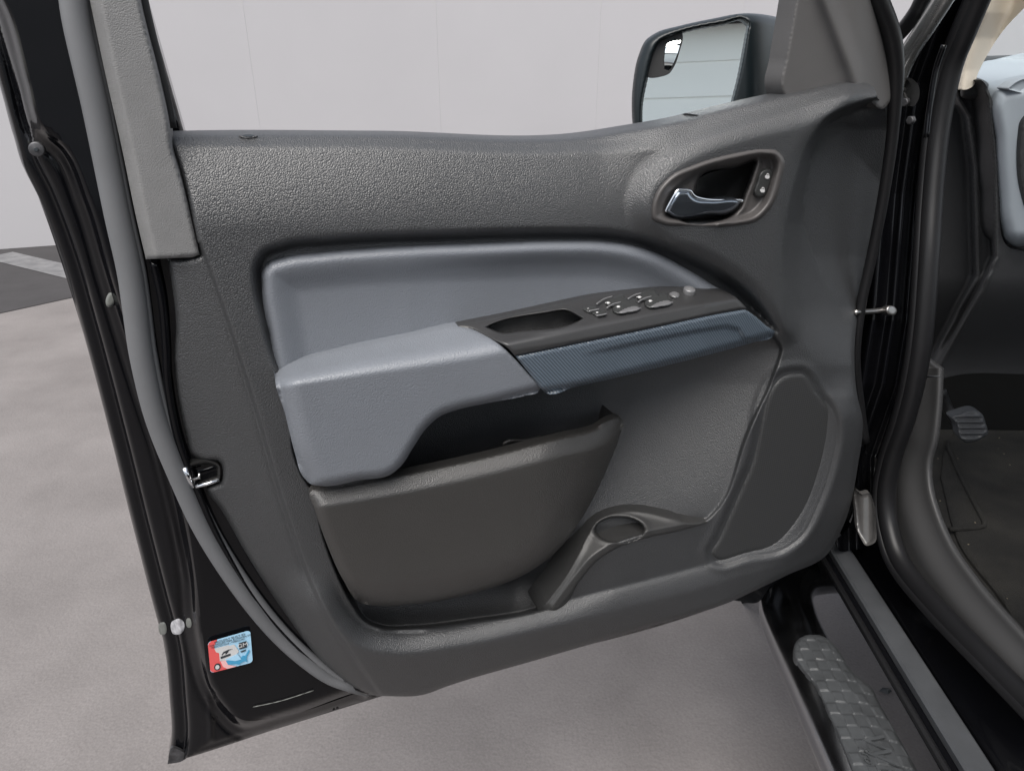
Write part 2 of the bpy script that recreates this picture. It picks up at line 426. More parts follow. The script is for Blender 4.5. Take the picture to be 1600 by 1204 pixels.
def mixcol(name, c1, c2, scale, rough, detail=10, lo=0.35, hi=0.65, bump=0.0, bscale=60, c3=None, s3=200, fine=0):
    m = mat(name, c1, rough, 0, 0.3)
    N = m.node_tree.nodes; L = m.node_tree.links; b = N['Principled BSDF']
    tc = N.new('ShaderNodeTexCoord'); n = N.new('ShaderNodeTexNoise'); n.inputs['Scale'].default_value = scale; n.inputs['Detail'].default_value = detail; n.inputs['Roughness'].default_value = 0.6
    L.new(tc.outputs['Object'], n.inputs['Vector'])
    mr = N.new('ShaderNodeMapRange'); mr.inputs['From Min'].default_value = lo; mr.inputs['From Max'].default_value = hi; L.new(n.outputs['Fac'], mr.inputs['Value'])
    mx = N.new('ShaderNodeMixRGB'); mx.inputs[1].default_value = (*c1, 1); mx.inputs[2].default_value = (*c2, 1)
    L.new(mr.outputs[0], mx.inputs[0]); out = mx.outputs[0]
    if c3:
        v = N.new('ShaderNodeTexVoronoi'); v.inputs['Scale'].default_value = s3; L.new(tc.outputs['Object'], v.inputs['Vector'])
        k = N.new('ShaderNodeMapRange'); k.inputs['From Min'].default_value = 0.10; k.inputs['From Max'].default_value = 0.06; L.new(v.outputs['Distance'], k.inputs['Value'])
        sp = N.new('ShaderNodeSeparateColor'); L.new(v.outputs['Color'], sp.inputs[0])
        g = N.new('ShaderNodeMath'); g.operation = 'GREATER_THAN'; g.inputs[1].default_value = 0.80; L.new(sp.outputs[0], g.inputs[0])
        mu = N.new('ShaderNodeMath'); mu.operation = 'MULTIPLY'; L.new(k.outputs[0], mu.inputs[0]); L.new(g.outputs[0], mu.inputs[1])
        m2 = N.new('ShaderNodeMixRGB'); m2.inputs[2].default_value = (*c3, 1); L.new(mu.outputs[0], m2.inputs[0]); L.new(out, m2.inputs[1]); out = m2.outputs[0]
    if fine:
        n4 = N.new('ShaderNodeTexNoise'); n4.inputs['Scale'].default_value = fine; n4.inputs['Detail'].default_value = 4; L.new(tc.outputs['Object'], n4.inputs['Vector'])
        r4 = N.new('ShaderNodeMapRange'); r4.inputs['From Min'].default_value = 0.3; r4.inputs['From Max'].default_value = 0.7; r4.inputs['To Min'].default_value = 0.89; r4.inputs['To Max'].default_value = 1.11
        L.new(n4.outputs['Fac'], r4.inputs['Value'])
        m4 = N.new('ShaderNodeVectorMath'); m4.operation = 'SCALE'; L.new(out, m4.inputs[0]); L.new(r4.outputs[0], m4.inputs['Scale']); out = m4.outputs[0]
    L.new(out, b.inputs['Base Color'])
    if bump:
        n2 = N.new('ShaderNodeTexNoise'); n2.inputs['Scale'].default_value = bscale; n2.inputs['Detail'].default_value = 6; L.new(tc.outputs['Object'], n2.inputs['Vector'])
        bp = N.new('ShaderNodeBump'); bp.inputs['Strength'].default_value = bump; bp.inputs['Distance'].default_value = 0.01
        L.new(n2.outputs['Fac'], bp.inputs['Height']); L.new(bp.outputs[0], b.inputs['Normal'])
    return m
M['concrete'] = mixcol('concrete', (0.132, 0.122, 0.120), (0.182, 0.169, 0.166), 2.6, 0.85, detail=14, lo=.3, hi=.7, bump=0.25, bscale=90, fine=170)
M['asphalt'] = mixcol('asphalt', (0.038, 0.0365, 0.038), (0.046, 0.044, 0.046), 4.0, 0.9, bump=0.1, bscale=60)
M['line'] = mixcol('road_paint', (0.17, 0.17, 0.175), (0.11, 0.11, 0.115), 9.0, 0.8)
M['wall'] = mixcol('wall_paint', (0.385, 0.376, 0.387), (0.40, 0.391, 0.402), 0.8, 0.7)
M['siding'] = mixcol('white_siding', (0.86, 0.88, 0.87), (0.88, 0.90, 0.89), 1.0, 0.6)
M['mat'] = mixcol('floor_carpet', (0.008, 0.008, 0.008), (0.02, 0.019, 0.017), 9.0, 0.9, bump=0.5, bscale=400, c3=(0.25, 0.21, 0.15), s3=55)
M['leaf'] = mixcol('leaf', (0.03, 0.06, 0.02), (0.07, 0.11, 0.03), 3.0, 0.6)
M['bark'] = mixcol('bark', (0.06, 0.045, 0.035), (0.10, 0.08, 0.06), 6.0, 0.9)
M['red'] = mat('red_print', (0.62, 0.09, 0.09), 0.45)
M['pink'] = mat('pink_print', (0.70, 0.40, 0.40), 0.45)
M['blue'] = mat('pale_blue_print', (0.33, 0.55, 0.72), 0.45)
M['deepblue'] = mat('blue_print', (0.05, 0.27, 0.46), 0.45)
M['ink'] = mat('ink', (0.02, 0.025, 0.03), 0.5)
def glassmat():
    m = bpy.data.materials.new('window_glass'); m.use_nodes = True; N = m.node_tree.nodes; L = m.node_tree.links
    N.remove(N['Principled BSDF']); t = N.new('ShaderNodeBsdfTransparent'); t.inputs[0].default_value = (0.93, 0.96, 0.95, 1)
    g = N.new('ShaderNodeBsdfGlossy'); g.inputs['Roughness'].default_value = 0.02; f = N.new('ShaderNodeFresnel'); f.inputs[0].default_value = 1.35
    x = N.new('ShaderNodeMixShader'); L.new(f.outputs[0], x.inputs[0]); L.new(t.outputs[0], x.inputs[1]); L.new(g.outputs[0], x.inputs[2]); L.new(x.outputs[0], N['Material Output'].inputs[0]); return m
M['glass'] = glassmat()

# ---------------------------------------------------------------- the setting
def sheet(name, pts, z, m):
    V = [(x, y, z) for x, y in pts]
    return tag(mesh(name, V, [list(range(len(V)))], m, None, None, False), kind='structure')
sheet('ground', [(-60, -60), (60, -60), (60, 60), (-60, 60)], 0.0, M['concrete'])
g = lambda x, y: ZP(np.array(x, float), np.array(y, float), 0.0)[:2]
a0, a1 = g(0, 490), g(110, 466); ad = nrm(a1 - a0)
w0, w1 = g(0, 390), g(85, 384); wd = nrm(w1 - w0); wn_ = np.array([wd[1], -wd[0]])
A = a0 - ad * 6; B = a1 + ad * 1.2
sheet('road', [A, a0, a1, B, B + wd * 9, w0 + wd * 14 - wn_ * 0.02, w0 - wd * 9 - wn_ * 0.02], 0.004, M['asphalt'])
l0, l1 = g(8, 402), g(100, 424); ld = nrm(l1 - l0); lp = np.array([-ld[1], ld[0]]) * 0.11
sheet('road_marking', [l0 - ld * 0.1 - lp, l0 - ld * 0.1 + lp, l1 + ld * 2 + lp, l1 + ld * 2 - lp], 0.008, M['line'])
def wallbox(name, o, d, length, t, h, m, parent=None, fr=None, z0=0.0):
    p = np.array([-d[1], d[0]]); c = [o, o + d*length, o + d*length + p*t, o + p*t]
    return boxw(name, [(q[0], q[1], z0) for q in c] + [(q[0], q[1], z0 + h) for q in c], m, parent, fr)
wt = thing('wall', frame(np.array([w0[0], w0[1], 0]), np.array([wd[0], wd[1], 0]), np.array([-wd[1], wd[0], 0]), UP))
tag(wt, 'plain pale grey wall standing across the yard behind the open door', 'wall')
for k in range(-6, 12):
    wallbox('wall_panel', w0 + wd * (k * 1.6 + 0.55), wd, 1.5992, 0.2, 3.4, M['wall'], wt)
ch = ZP(np.array(1383.0), np.array(1079.0), 0.0)
cv = [(-.016, 0, 0), (.0, -.010, 0), (.017, 0, 0), (.002, .010, 0), (-.007, 0.002, .010), (.006, -.002, .011)]
tag(mesh('dark_speck', [ch + np.array(v) for v in cv], [[0,1,5,4],[1,2,5],[2,3,5],[3,4,5],[3,0,4],[0,3,2,1]], M['ink'], None, Matrix.Translation(Vector(ch)), False),
    'tiny black stray speck on the ground between step bar and sill, made up as a solid', 'dark speck')  # made-up solid for a stray leftover speck, no stone known here
# what the door mirror shows: a white building with a garage door, and a tree
bl = thing('building', frame(np.array([0.0, -7.0, 0]), np.array([1.0, 0, 0]), np.array([0, 1.0, 0]), UP))
tag(bl, 'white sided building with a panelled garage door behind the camera, seen in the mirror', 'building')
V = []; Fc = []; zz = 0.0
while zz < 3.99:
    n = len(V); V += [(-6, -7, zz), (7, -7, zz), (7, -7.02, zz + .4), (-6, -7.02, zz + .4)]; Fc.append([n, n+1, n+2, n+3])
    V += [(-6, -7, zz + .4), (7, -7, zz + .4)]; Fc.append([n+3, n+2, n+5, n+4]); zz += .4
V += [(-6, -7.2, 0), (7, -7.2, 0), (7, -7.2, 4.0), (-6, -7.2, 4.0)]; n = len(V); Fc.append([n-1, n-2, n-3, n-4])
mesh('wall', V, [f[::-1] for f in Fc], M['siding'], bl, None, False)
for k in range(4):
    boxw('garage_door_panel', [(x, y, z) for z in (.05 + k*.55, .58 + k*.55) for x, y in ((-3.2, -6.99), (1.6, -6.99), (1.6, -6.93), (-3.2, -6.93))], M['siding'], bl)
boxw('roof', [(x, y, z) for z in (4.0, 4.1) for x, y in ((-6.3, -7.6), (7.3, -7.6), (7.3, -6.6), (-6.3, -6.6))], M['asphalt'], bl)
def tree(x, y, h, r, label):
    t = thing('tree', Matrix.Translation(Vector((x, y, 0)))); tag(t, label, 'tree')
    pth = smooth_path([(x, y, 0), (x + .1, y, h * .35), (x - .05, y + .1, h * .6), (x, y, h * .85)], 12)
    tube('trunk', pth, np.linspace(.16, .03, len(pth)), M['bark'], t, seg=8)
    V = []; Fc = []
    cl = rng.normal(size=(26, 3)); cl /= np.linalg.norm(cl, axis=1)[:, None]; cl *= rng.uniform(.4, 1, (26, 1)) * r
    for c in cl:
        for _ in range(70):
            p = np.array([x, y, h * .68]) + c * [1, 1, .9] + rng.normal(size=3) * .3
            a = nrm(rng.normal(size=3)); b = nrm(np.cross(a, rng.normal(size=3))); s = rng.uniform(.06, .12); n = len(V)
            V += [p - a*s, p + b*s*.45, p + a*s, p - b*s*.45]; Fc.append([n, n+1, n+2, n+3])
    mesh('crown', V, Fc, M['leaf'], t, None, False)
tree(8.6, -6.2, 4.6, 1.3, 'green leafy tree beside the white building, seen in the mirror corner')

# ---------------------------------------------------------------- the truck
truck = thing('pickup_truck', FT)
tag(truck, 'black pickup truck with its driver door wide open showing the grey inner door trim', 'pickup truck')

# ---- door: painted shell
LE = spline([(-103,-250),(-60,-80),(-28,40),(4,150),(22,215),(32,250),(60,308),(88,380),(130,520),(175,690),(215,850),(245,965),(255,1000),(265,1090),(268,1150),(262,1192)], False)
BE = spline([(262,1192),(300,1181),(420,1142),(580,1089)], False)
RIN = spline([(-98,-250),(-40,-60),(5,30),(32,130),(55,205),(92,238),(128,318),(165,440),(215,600),(265,760),(292,900),(302,1000),(330,1090),(380,1140),(430,1128),(560,1085)], False)
def shell_w(x, y, de):
    e, s = dist(x, y, LE); e = e * np.where(s < 0, 1, -1)
    e2, _ = dist(x, y, BE); k = np.where(x < 640, e, 200)
    w = ip(k, [0, 2, 6, 12, 19, 22, 26, 30, 34, 56, 59, 62, 65, 69, 74], [-.106, -.096, -.0905, -.0885, -.088, -.086, -.072, -.067, -.0655, -.060, -.0575, -.0565, -.0585, -.0605, -.0600])
    w = np.minimum(w, ip(e2, [0, 2, 8, 13, 17, 60], [-.072, -.066, -.064, -.060, -.0575, -.050]))
    r, rs = dist(x, y, RIN)
    ins = rs < 0
    sr = np.where(ins, r, -r); b = ss(-7, 3, sr)
    return w * (1 - b) + b * (-.058 + .020 * ss(0, 16, sr)) - .003 * np.exp(-((sr + 12) / 4.0) ** 2)
INN_X = [(380,1124),(330,1072),(318,1000),(306,900),(282,760),(232,600),(184,440),(148,318),(112,232),(74,205),(52,130),(24,30),(-14,-90),(-60,-240,1)]
SHELL = [(-60,-240,1),(-14,-90),(24,30),(52,130),(74,205),(112,232),(148,318),(184,440),(232,600),(282,760),(306,900),(318,1000),(330,1072),(380,1124),(430,1121),(575,1077),(640,1070),(900,1005),(1125,935),(1150,938),(1185,940),(1200,920),(1290,862),(1330,760),(1322,640),(1290,500),(1240,300),(1235,240,1),(300,240,1),(255,215),(205,30),(160,-240,1)]
TRI = spline([(290,240),(300,400),(320,560),(345,700),(370,830),(430,930),(520,1020),(600,1060),(700,1045),(1150,915),(1300,860),(1350,750),(1365,600),(1400,240)])
def shell_in(x, y, d):
    r, rs = dist(x, y, RIN)
    w = -.058 + .020 * ss(0, 16, r)
    return DP(x, y, w - .10 * ss(0, 30, sdf(x, y, TRI)))
door = patch('door', SHELL, shell_in, M['paint'], truck, FD, 5.0, 0)
STRIP = [(-103,-240,1),(-60,-80),(-28,40),(4,150),(22,215),(32,250),(60,308),(88,380),(130,520),(175,690),(215,850),(245,965),(255,1000),(265,1090),(268,1150),(262,1192,1),(300,1181),(420,1142),(590,1086,1),(576,1076,1),(430,1120)] + INN_X
patch('door_edge', STRIP, lambda x, y, d: DP(x, y, shell_w(x, y, d)), M['paint'], door, FD, 3.0, 0.03, feats=[(spline([tuple(p) for p in LE[::4]], False, 2.5), False, [-o for o in (2, 4, 6, 9, 12, 16, 19, 22, 24, 26, 28, 30, 34, 40)]), (spline([tuple(p) for p in RIN[::4]], False, 2.5), False, list(range(-18, 19, 3)))])
# outer skin of the door, behind
OUT = [(-106,-240,1),(-62,-80),(-28,40),(4,150),(22,215),(60,308),(130,520),(215,850),(255,1000),(268,1150),(262,1192,1),(420,1142),(640,1074),(1125,945),(1290,872),(1350,760),(1360,300),(1340,250,1),(300,250,1),(160,-240,1)]
patch('outer_skin', OUT, lambda x, y, d: DP(x, y, -.118 - .02 * roll(d, 10) - .05 * ss(900, 1150, x)), M['paint'], door, FD, 12.0, 0.03)
# gray rubber weatherstrip on the shell
ws = smooth_path([(68,-240,-.03),(88,-140,-.03),(110,-40,-.03),(121,40,-.03),(150,170,-.03),(182,330,-.03),(202,420,-.03),(211,480,-.03),(222,560,-.03),(243,650,-.03),(275,735,-.03),(318,830,-.03),(378,925,-.03),(440,1000,-.03),(505,1054,-.032),(548,1073,-.036),(575,1080,-.055)], 130)
wp = DP(ws[:, 0], ws[:, 1], ws[:, 2])
tube('weatherstrip', wp, ip(ws[:, 1], [-40, 300, 480, 700, 950, 1050, 1092], [.0112, .0112, .0116, .0108, .009, .008, .006]), M['rubber'], door, FD, 16)
ws2 = ws + np.array([15, -3, -.004]); wp2 = DP(ws2[:, 0], ws2[:, 1], ws2[:, 2])
k = ws2[:, 1] > 1062
tube('seal_lip', wp2[~k], .006, M['rubber'], door, FD, 10)
# black painted return and bright line inside the seal
lp_ = smooth_path([(240,408,-.03),(253,470,-.03),(259,540,-.03),(262,600,-.03),(277,680,-.03),(300,745,-.03),(335,830,-.03),(392,930,-.03),(455,1005,-.03),(520,1058,-.033),(575,1080,-.036)], 80)
tube('flange', DP(lp_[:, 0], lp_[:, 1], lp_[:, 2]), .0042, M['paint'], door, FD, 8)
# window frame trim
FT_OUT = [(91,-240,1),(168,-240,1),(210,-40),(220,10),(250,130),(264,198),(268,232),(278,262),(312,398,1),(300,402,1),(228,405,1),(215,350),(190,230),(160,95),(132,-40)]
def frame_w(x, y, d):
    xe = ip(y, [-240, -40, 95, 230, 350, 405], [91, 132, 160, 190, 215, 228])
    s = x - xe
    return DP(x, y, -.006 - .012 * (1 - ss(0, 20, s)) - .004 * roll(d, 5))
patch('window_frame_trim', FT_OUT, frame_w, M['frame'], door, FD, 4.0, 0.04)
gl = smooth_path([(174,-240,-.03),(216,-40,-.03),(226,15,-.03),(255,135,-.03),(268,200,-.03)], 20)
tube('glass_run_seal', DP(gl[:, 0], gl[:, 1], gl[:, 2]), .005, M['seal'], door, FD, 8)
# small fittings on the shell
c = DP(np.array(58.), np.array(233.), -.056)
scr = disc('screw', c, DN, .0065, .003, M['dirty'], door, FD, dome=.001)
disc('socket', c + DN*.0035, DN, .0022, .0012, M['ink'], scr, FD, 6)
pl = [(174 + 8.5*math.cos(t) - 3*math.sin(t), 467 + 13*math.sin(t)) for t in np.linspace(0, 2*math.pi, 14, endpoint=False)]
patch('plug', pl, lambda x, y, d: DP(x, y, -.0555 - .003*roll(d, 5)), M['plug'], door, FD, 2.0, .006)
for pts, mm in (([(250,973),(256,972),(258,990),(252,991)], 'plug'), ([(268,972),(281,967),(286,970),(287,984),(283,989),(271,990)], 'sealer'), ([(293,966),(296,966),(297,980),(294,980)], 'plug')):
    patch('sealer_patch', pts, lambda x, y, d: DP(x, y, shell_w(x, y, d) + .002 - .001*roll(d, 3)), M[mm], door, FD, 2.0, .002)
rp = smooth_path([(395,1104,-.036),(440,1094,-.036),(490,1078,-.036)], 14)
tube('edge_sealer', DP(rp[:, 0], rp[:, 1], rp[:, 2]), -.0002+.0010*(.35+.65*np.abs(np.sin(np.arange(len(rp))*1.3))), M['plug'], door, FD, 6)
tip = [(262,1193,1),(268,1168),(292,1183),(285,1188)]
patch('corner_cap', tip, lambda x, y, d: DP(x, y, -.082 + 0*x), M['dirty'], door, FD, 3.0, .004)
# latch
lt = patch('latch', [(296,724,1),(330,720),(341,725),(344,748,1),(306,760,1),(300,752)], lambda x, y, d: DP(x, y, -.028 - .012*ss(3, 6, d)), M['black'], door, FD, 2.5, .02)
tube('latch_rim', DP(np.array([306., 325, 342]), np.array([760., 755, 749]), -.022), .0022, M['chrome'], lt, FD, 8)
tube('striker_slot', DP(np.array([288., 294, 301]), np.array([730., 745, 760]), -.026), .0035, M['chrome'], lt, FD, 8)
tube('latch_fork', DP(np.array([301., 311, 312]), np.array([749., 746, 739]), -.024), .0016, M['steel'], lt, FD, 8)

# ---- door trim panel
crease = spline([(290,330),(318,395),(345,470),(400,640),(447,800),(500,940),(545,1015),(600,1092)], False, 2.5)
GR = spline([(394,445),(394,415),(408,390),(440,377),(520,368),(700,360),(880,356),(950,358),(1000,366),(1050,382),(1100,406),(1150,438),(1185,470),(1216,520),(1160,490),(800,560),(452,610),(430,575),(404,490)], True, 2.5)
RECX = spline([(1224,545),(1219,566),(1212,585),(1170,680),(1122,798),(1108,812),(1060,822),(1000,836),(955,852),(925,872),(900,900),(868,946),(840,955),(740,972),(640,983),(595,982),(568,970),(550,945),(525,895),(505,840),(485,765),(470,740),(455,690),(600,560),(850,560),(1100,520),(1210,522)], True, 2.5)
RK = spline([(470,880),(490,925),(522,978),(562,1010),(620,1021),(700,1013),(860,979),(1000,944),(1150,902),(1232,870),(1278,815),(1308,740),(1322,670),(1322,600)], False)
RC = spline([(1372,150),(1330,163),(1290,184),(1262,222),(1242,280),(1227,345),(1222,420),(1232,500),(1262,570)], False, 2.5)
HB = spline([(1003,345),(998,315),(1010,282),(1040,254),(1085,228),(1150,205),(1250,180),(1330,155),(1300,190),(1260,235),(1235,320),(1225,420),(1228,520),(1160,445),(1100,405),(1040,383)])
SPK = spline([(1238,582),(1252,582),(1276,612),(1302,648),(1305,682),(1297,725),(1275,790),(1250,836),(1222,856),(1170,866),(1118,874),(1111,866),(1122,842),(1170,735)], True, 2.5)
BT = spline([(255,207),(600,208),(920,210),(985,200),(1060,187),(1150,165),(1250,143),(1340,128),(1362,131),(1380,140)], False)
def w_panel(x, y, de):
    w = np.zeros(len(x))
    # rolled top along the window sill
    yt = np.interp(x, BT[:, 0], BT[:, 1]); d = y - yt
    wdt = ip(x, [270, 900, 1060, 1150, 1250, 1340], [24, 28, 46, 40, 30, 22])
    w -= .021 * np.clip(1 - np.maximum(d, 0) / wdt, 0, 1) ** 1.35 + .006 * roll(np.maximum(d, 0), 5)
    w -= .026 * np.clip(1 - np.maximum(d - wdt * .5, 0) / 140.0, 0, 1) ** 1.7 * (1 - ss(930, 1060, x))
    # left flange
    e, s = dist(x, y, crease); s = np.where(s > 0, e, -e)
    w -= np.where(y > 380, .006 * ss(-3, 8, s) + .00022 * np.clip(s, 0, 200) + .004 * np.exp(-((s - 2) / 4.0) ** 2), 0)
    # raised area around the handle
    w += .016 * ss(-26, 22, sdf(x, y, HB))
    # side face next to the hinges
    e, s = dist(x, y, RC); s = np.where(s < 0, e, -e)
    tw = ip(y, [150, 250, 350, 450, 560], [9, 15, 26, 70, 120])
    w -= ip(y, [150, 200, 400, 480, 570], [.07, .07, .060, .04, .0]) * np.clip(s / tw, 0, 1) * ss(-1, 3, s) + .00040 * np.clip(s - 10, 0, 200) * ip(y, [150, 200, 480, 620], [0, 1, 1, 0])
    # groove around the padded insert
    w -= .022 * ss(-2, 16, sdf(x, y, GR))
    # ridge of the lower edge
    e, s = dist(x, y, RK); s = np.where(s > 0, e, -e)
    amp = ip(x, [500, 560, 860, 960], [.014, .024, .024, .014])
    ridge = np.where(s > 0, .014 - .042 * np.clip(s / 85, 0, 1) ** 1.4, .014 - amp * (1 - (1 - np.clip(-s / 34, 0, 1)) ** .8) ** 1.25)
    w += ridge * ss(880, 960, y + np.clip(x - 900, 0, 400) * .75)
    # speaker rim
    q = sdf(x, y, SPK)
    w += .0022 * np.exp(-((q + 12) / 6.0) ** 2) - .0018 * np.exp(-((q + 2) / 2.5) ** 2) - .002 * ss(-2, 4, q)
    # storage recess
    q = sdf(x, y, RECX)
    xr = ip(y, [545, 600, 805], [1224, 1208, 1118])
    tt = np.clip((xr - x) / 220, 0, 1); deep = (.006 + .076 * (1 - (1 - tt) ** 1.7)) * (1.15 - .58 * np.clip((y - 560) / 260, 0, 1) ** 1.8 * ss(800, 900, x)) - .02 * ss(900, 960, y)
    w -= ss(0, 6, q) * deep
    # rounded outer edge
    w -= .010 * roll(de, 9) * (y > 180)
    return w
TRIM = [(262,209,1),(300,208),(600,208),(920,210),(985,200),(1060,187),(1150,165),(1250,143),(1335,128),(1355,130),(1367,139),(1370,150),(1374,156),(1392,152),(1396,190),(1388,260),(1372,360),(1352,430),(1342,480),(1335,560),(1340,620),(1347,650),(1340,730),(1318,820),(1290,868),(1230,898),(1180,922),(1150,936),(1000,983),(850,1027),(700,1071),(660,1085),(610,1087),(575,1084),(520,1048),(440,950),(385,865),(345,795),(322,762),(345,752),(343,722),(318,720),(300,712),(290,680),(277,620),(272,560),(275,510),(268,440),(262,404,1),(300,402),(313,398,1),(280,262),(270,235)]
BEZ_OUT = [(1018,344),(1016,328),(1024,300),(1048,272),(1085,255),(1150,237),(1195,231),(1216,234),(1227,247),(1224,280),(1205,328),(1185,347),(1150,355),(1080,355),(1035,353)]
BEZ_HOLE = [(1024,342),(1022,328),(1030,303),(1052,277),(1087,260),(1150,243),(1195,237),(1212,239),(1221,250),(1218,280),(1200,324),(1182,342),(1150,349),(1080,349),(1038,347)]
panel = patch('door_trim', TRIM, lambda x, y, d: DP(x, y, w_panel(x, y, d)), M['trim'], truck, FD, 4.0, 0.03, holes=[BEZ_HOLE], feats=[(res(RECX, 2.5), True, [-3, -1, 1, 3, 5, 7, 9]), (res(SPK, 2.5), True, [-22, -18, -15, -12, -9, -6, -3, -1, 1, 3]), (res(GR, 3), True, list(range(-3, 19, 3))), (res(crease, 3), False, list(range(-6, 10, 2))), (res(RC[RC[:, 1] < 430], 3), False, list(range(-21, 4, 3)))])
eye = [(388 + 15*math.cos(t), 212.5 + 3.6*math.sin(t)) for t in np.linspace(0, 2*math.pi, 18, endpoint=False)]
lr = patch('lock_rod_collar', eye, lambda x, y, d: DP(x, y, w_panel(x, y, d*0 + 20) + .003 - .002*roll(d, 2)), M['trim'], panel, FD, 1.5, .004)
eye2 = [(388 + 8*math.cos(t), 212 + 1.8*math.sin(t)) for t in np.linspace(0, 2*math.pi, 14, endpoint=False)]
patch('lock_rod_hole', eye2, lambda x, y, d: DP(x, y, w_panel(x, y, d*0 + 20) + .0038), M['ink'], lr, FD, 1.2, .001)
# sail panel at the mirror corner
SAIL = [(1258,-120,1),(1248,-30),(1240,20),(1228,90),(1221,140),(1226,152),(1250,152),(1340,138),(1380,170),(1396,150),(1400,100),(1394,60),(1372,-20),(1345,-65),(1302,-120,1)]
def sail_w(x, y, d):
    l = ip(y, [-30, 0, 110, 150], [1283, 1290, 1332, 1345])
    return DP(x, y, -.028 + .010 * np.exp(-((x - l) / 14.0) ** 2) - .03 * ss(1335, 1395, x) - .003 * roll(d, 5))
patch('mirror_corner_trim', SAIL, sail_w, M['sail'], panel, FD, 3.0, .03)
# padded insert
PAD = [(409,445),(410,424),(420,411),(442,403),(500,395),(600,387),(760,380),(880,376),(940,377),(990,384),(1030,397),(1070,418),(1110,443),(1134,460),(1120,461),(1062,456),(932,472),(800,500),(722,518),(650,532),(560,552),(470,576),(440,590),(420,520)]
def pad_w(x, y, d):
    rim = spline([(440,640),(420,520),(409,445),(410,424),(420,411),(442,403),(500,395),(600,387),(760,380),(880,376),(940,377),(990,384),(1030,397),(1070,418),(1110,443),(1150,472)], False); d, _ = dist(x, y, rim)
    w = -.004 - .014 * roll(d, 17) - .011 * ss(14, 60, d)
    l = (x - 870) / 230.0
    w -= .006 * np.clip(1 - l * l, 0, 1) * ss(12, 40, d)
    return DP(x, y, w)
patch('padded_insert', PAD, pad_w, M['pad'], panel, FD, 4.0, .02)
# speaker grille
patch('speaker_grille', [(1240,584),(1252,584),(1275,613),(1300,649),(1303,682),(1295,724),(1273,789),(1248,834),(1220,853),(1170,863),(1119,871),(1113,866),(1124,842),(1171,736)],
      lambda x, y, d: DP(x, y, .0012 - .0025 * roll(d, 5) + 0*x), M['grille'], panel, FD, 4.0, .01)
# map pocket front
def pocket_w(x, y, d):
    top = spline([(470,764),(500,760),(610,742),(740,715),(880,680),(930,668),(960,654),(975,650)], False)
    bot = spline([(561,940),(590,946),(640,944),(740,926),(832,890),(880,850),(905,815),(930,772),(950,728),(968,682),(973,658)], False)
    lef = spline([(483,762),(487,780),(510,850),(535,905),(562,942)], False)
    a, _ = dist(x, y, top); b, _ = dist(x, y, bot); c, _ = dist(x, y, lef)
    w = .030 - .0165 * cham(a, 33) - .005 * roll(a, 5) - .016 * roll(c + 2, 22) * ss(0, 28, a) - .026 * roll(b, 46) - .006 * ss(30, 160, a) - .030 * ss(840, 1000, x)
    return DP(x, y, w)
patch('map_pocket', [(484,770),(490,763),(510,758),(610,742),(740,715),(880,680),(930,668),(957,653),(968,651),(973,658),(968,682),(950,728),(930,772),(905,815),(880,850),(832,890),(740,926),(640,944),(590,946),(561,940),(536,905),(511,850),(490,790)],
      pocket_w, M['pocket'], panel, FD, 4.0, .065,
      wall=lambda x, y: np.where(dist(x, y, spline([(480,764),(510,758),(610,742),(740,715),(880,680),(930,668),(957,653),(972,650)], False))[0] < 9, .16, 1.0))
# small moulded lips on the wall behind the pocket
for pth in ([(785,694),(797,688),(820,688),(845,683)],):
    q = smooth_path(pth, 16); tube('moulded_lip', DP(q[:, 0], q[:, 1], -.058 if pth[0][0] < 900 else -.030), .003, M['pocket'], panel, FD, 8)
# bottle holder between pocket and speaker
BH = [(842,956),(860,930),(880,903),(905,858),(918,832),(932,813),(955,800),(980,796),(1010,798),(1050,808),(1080,816),(1106,815),(1062,829),(1002,842),(960,858),(932,877),(907,906),(875,951)]
def bh_w(x, y, d):
    lip = spline([(868,948),(903,902),(928,873),(957,854),(1000,838),(1060,825),(1108,815)], False)
    e, _ = dist(x, y, lip)
    w = .0035 - .042 * np.clip((e - 5) / 44, 0, 1.3) + .003 * np.exp(-((d) / 7.0) ** 2) * ss(6, 16, e) - .003*roll(d, 4)
    hx, hy = (x - 968) / 37.0, (y - 827) / 19.0
    q = np.sqrt(hx * hx + hy * hy)
    return DP(x, y, w - .06 * ss(1.08, .85, q) + .0012 * np.exp(-((q - 1.2) / .14) ** 2))
patch('bottle_holder', BH, bh_w, M['holder'], panel, FD, 2.5, .045)
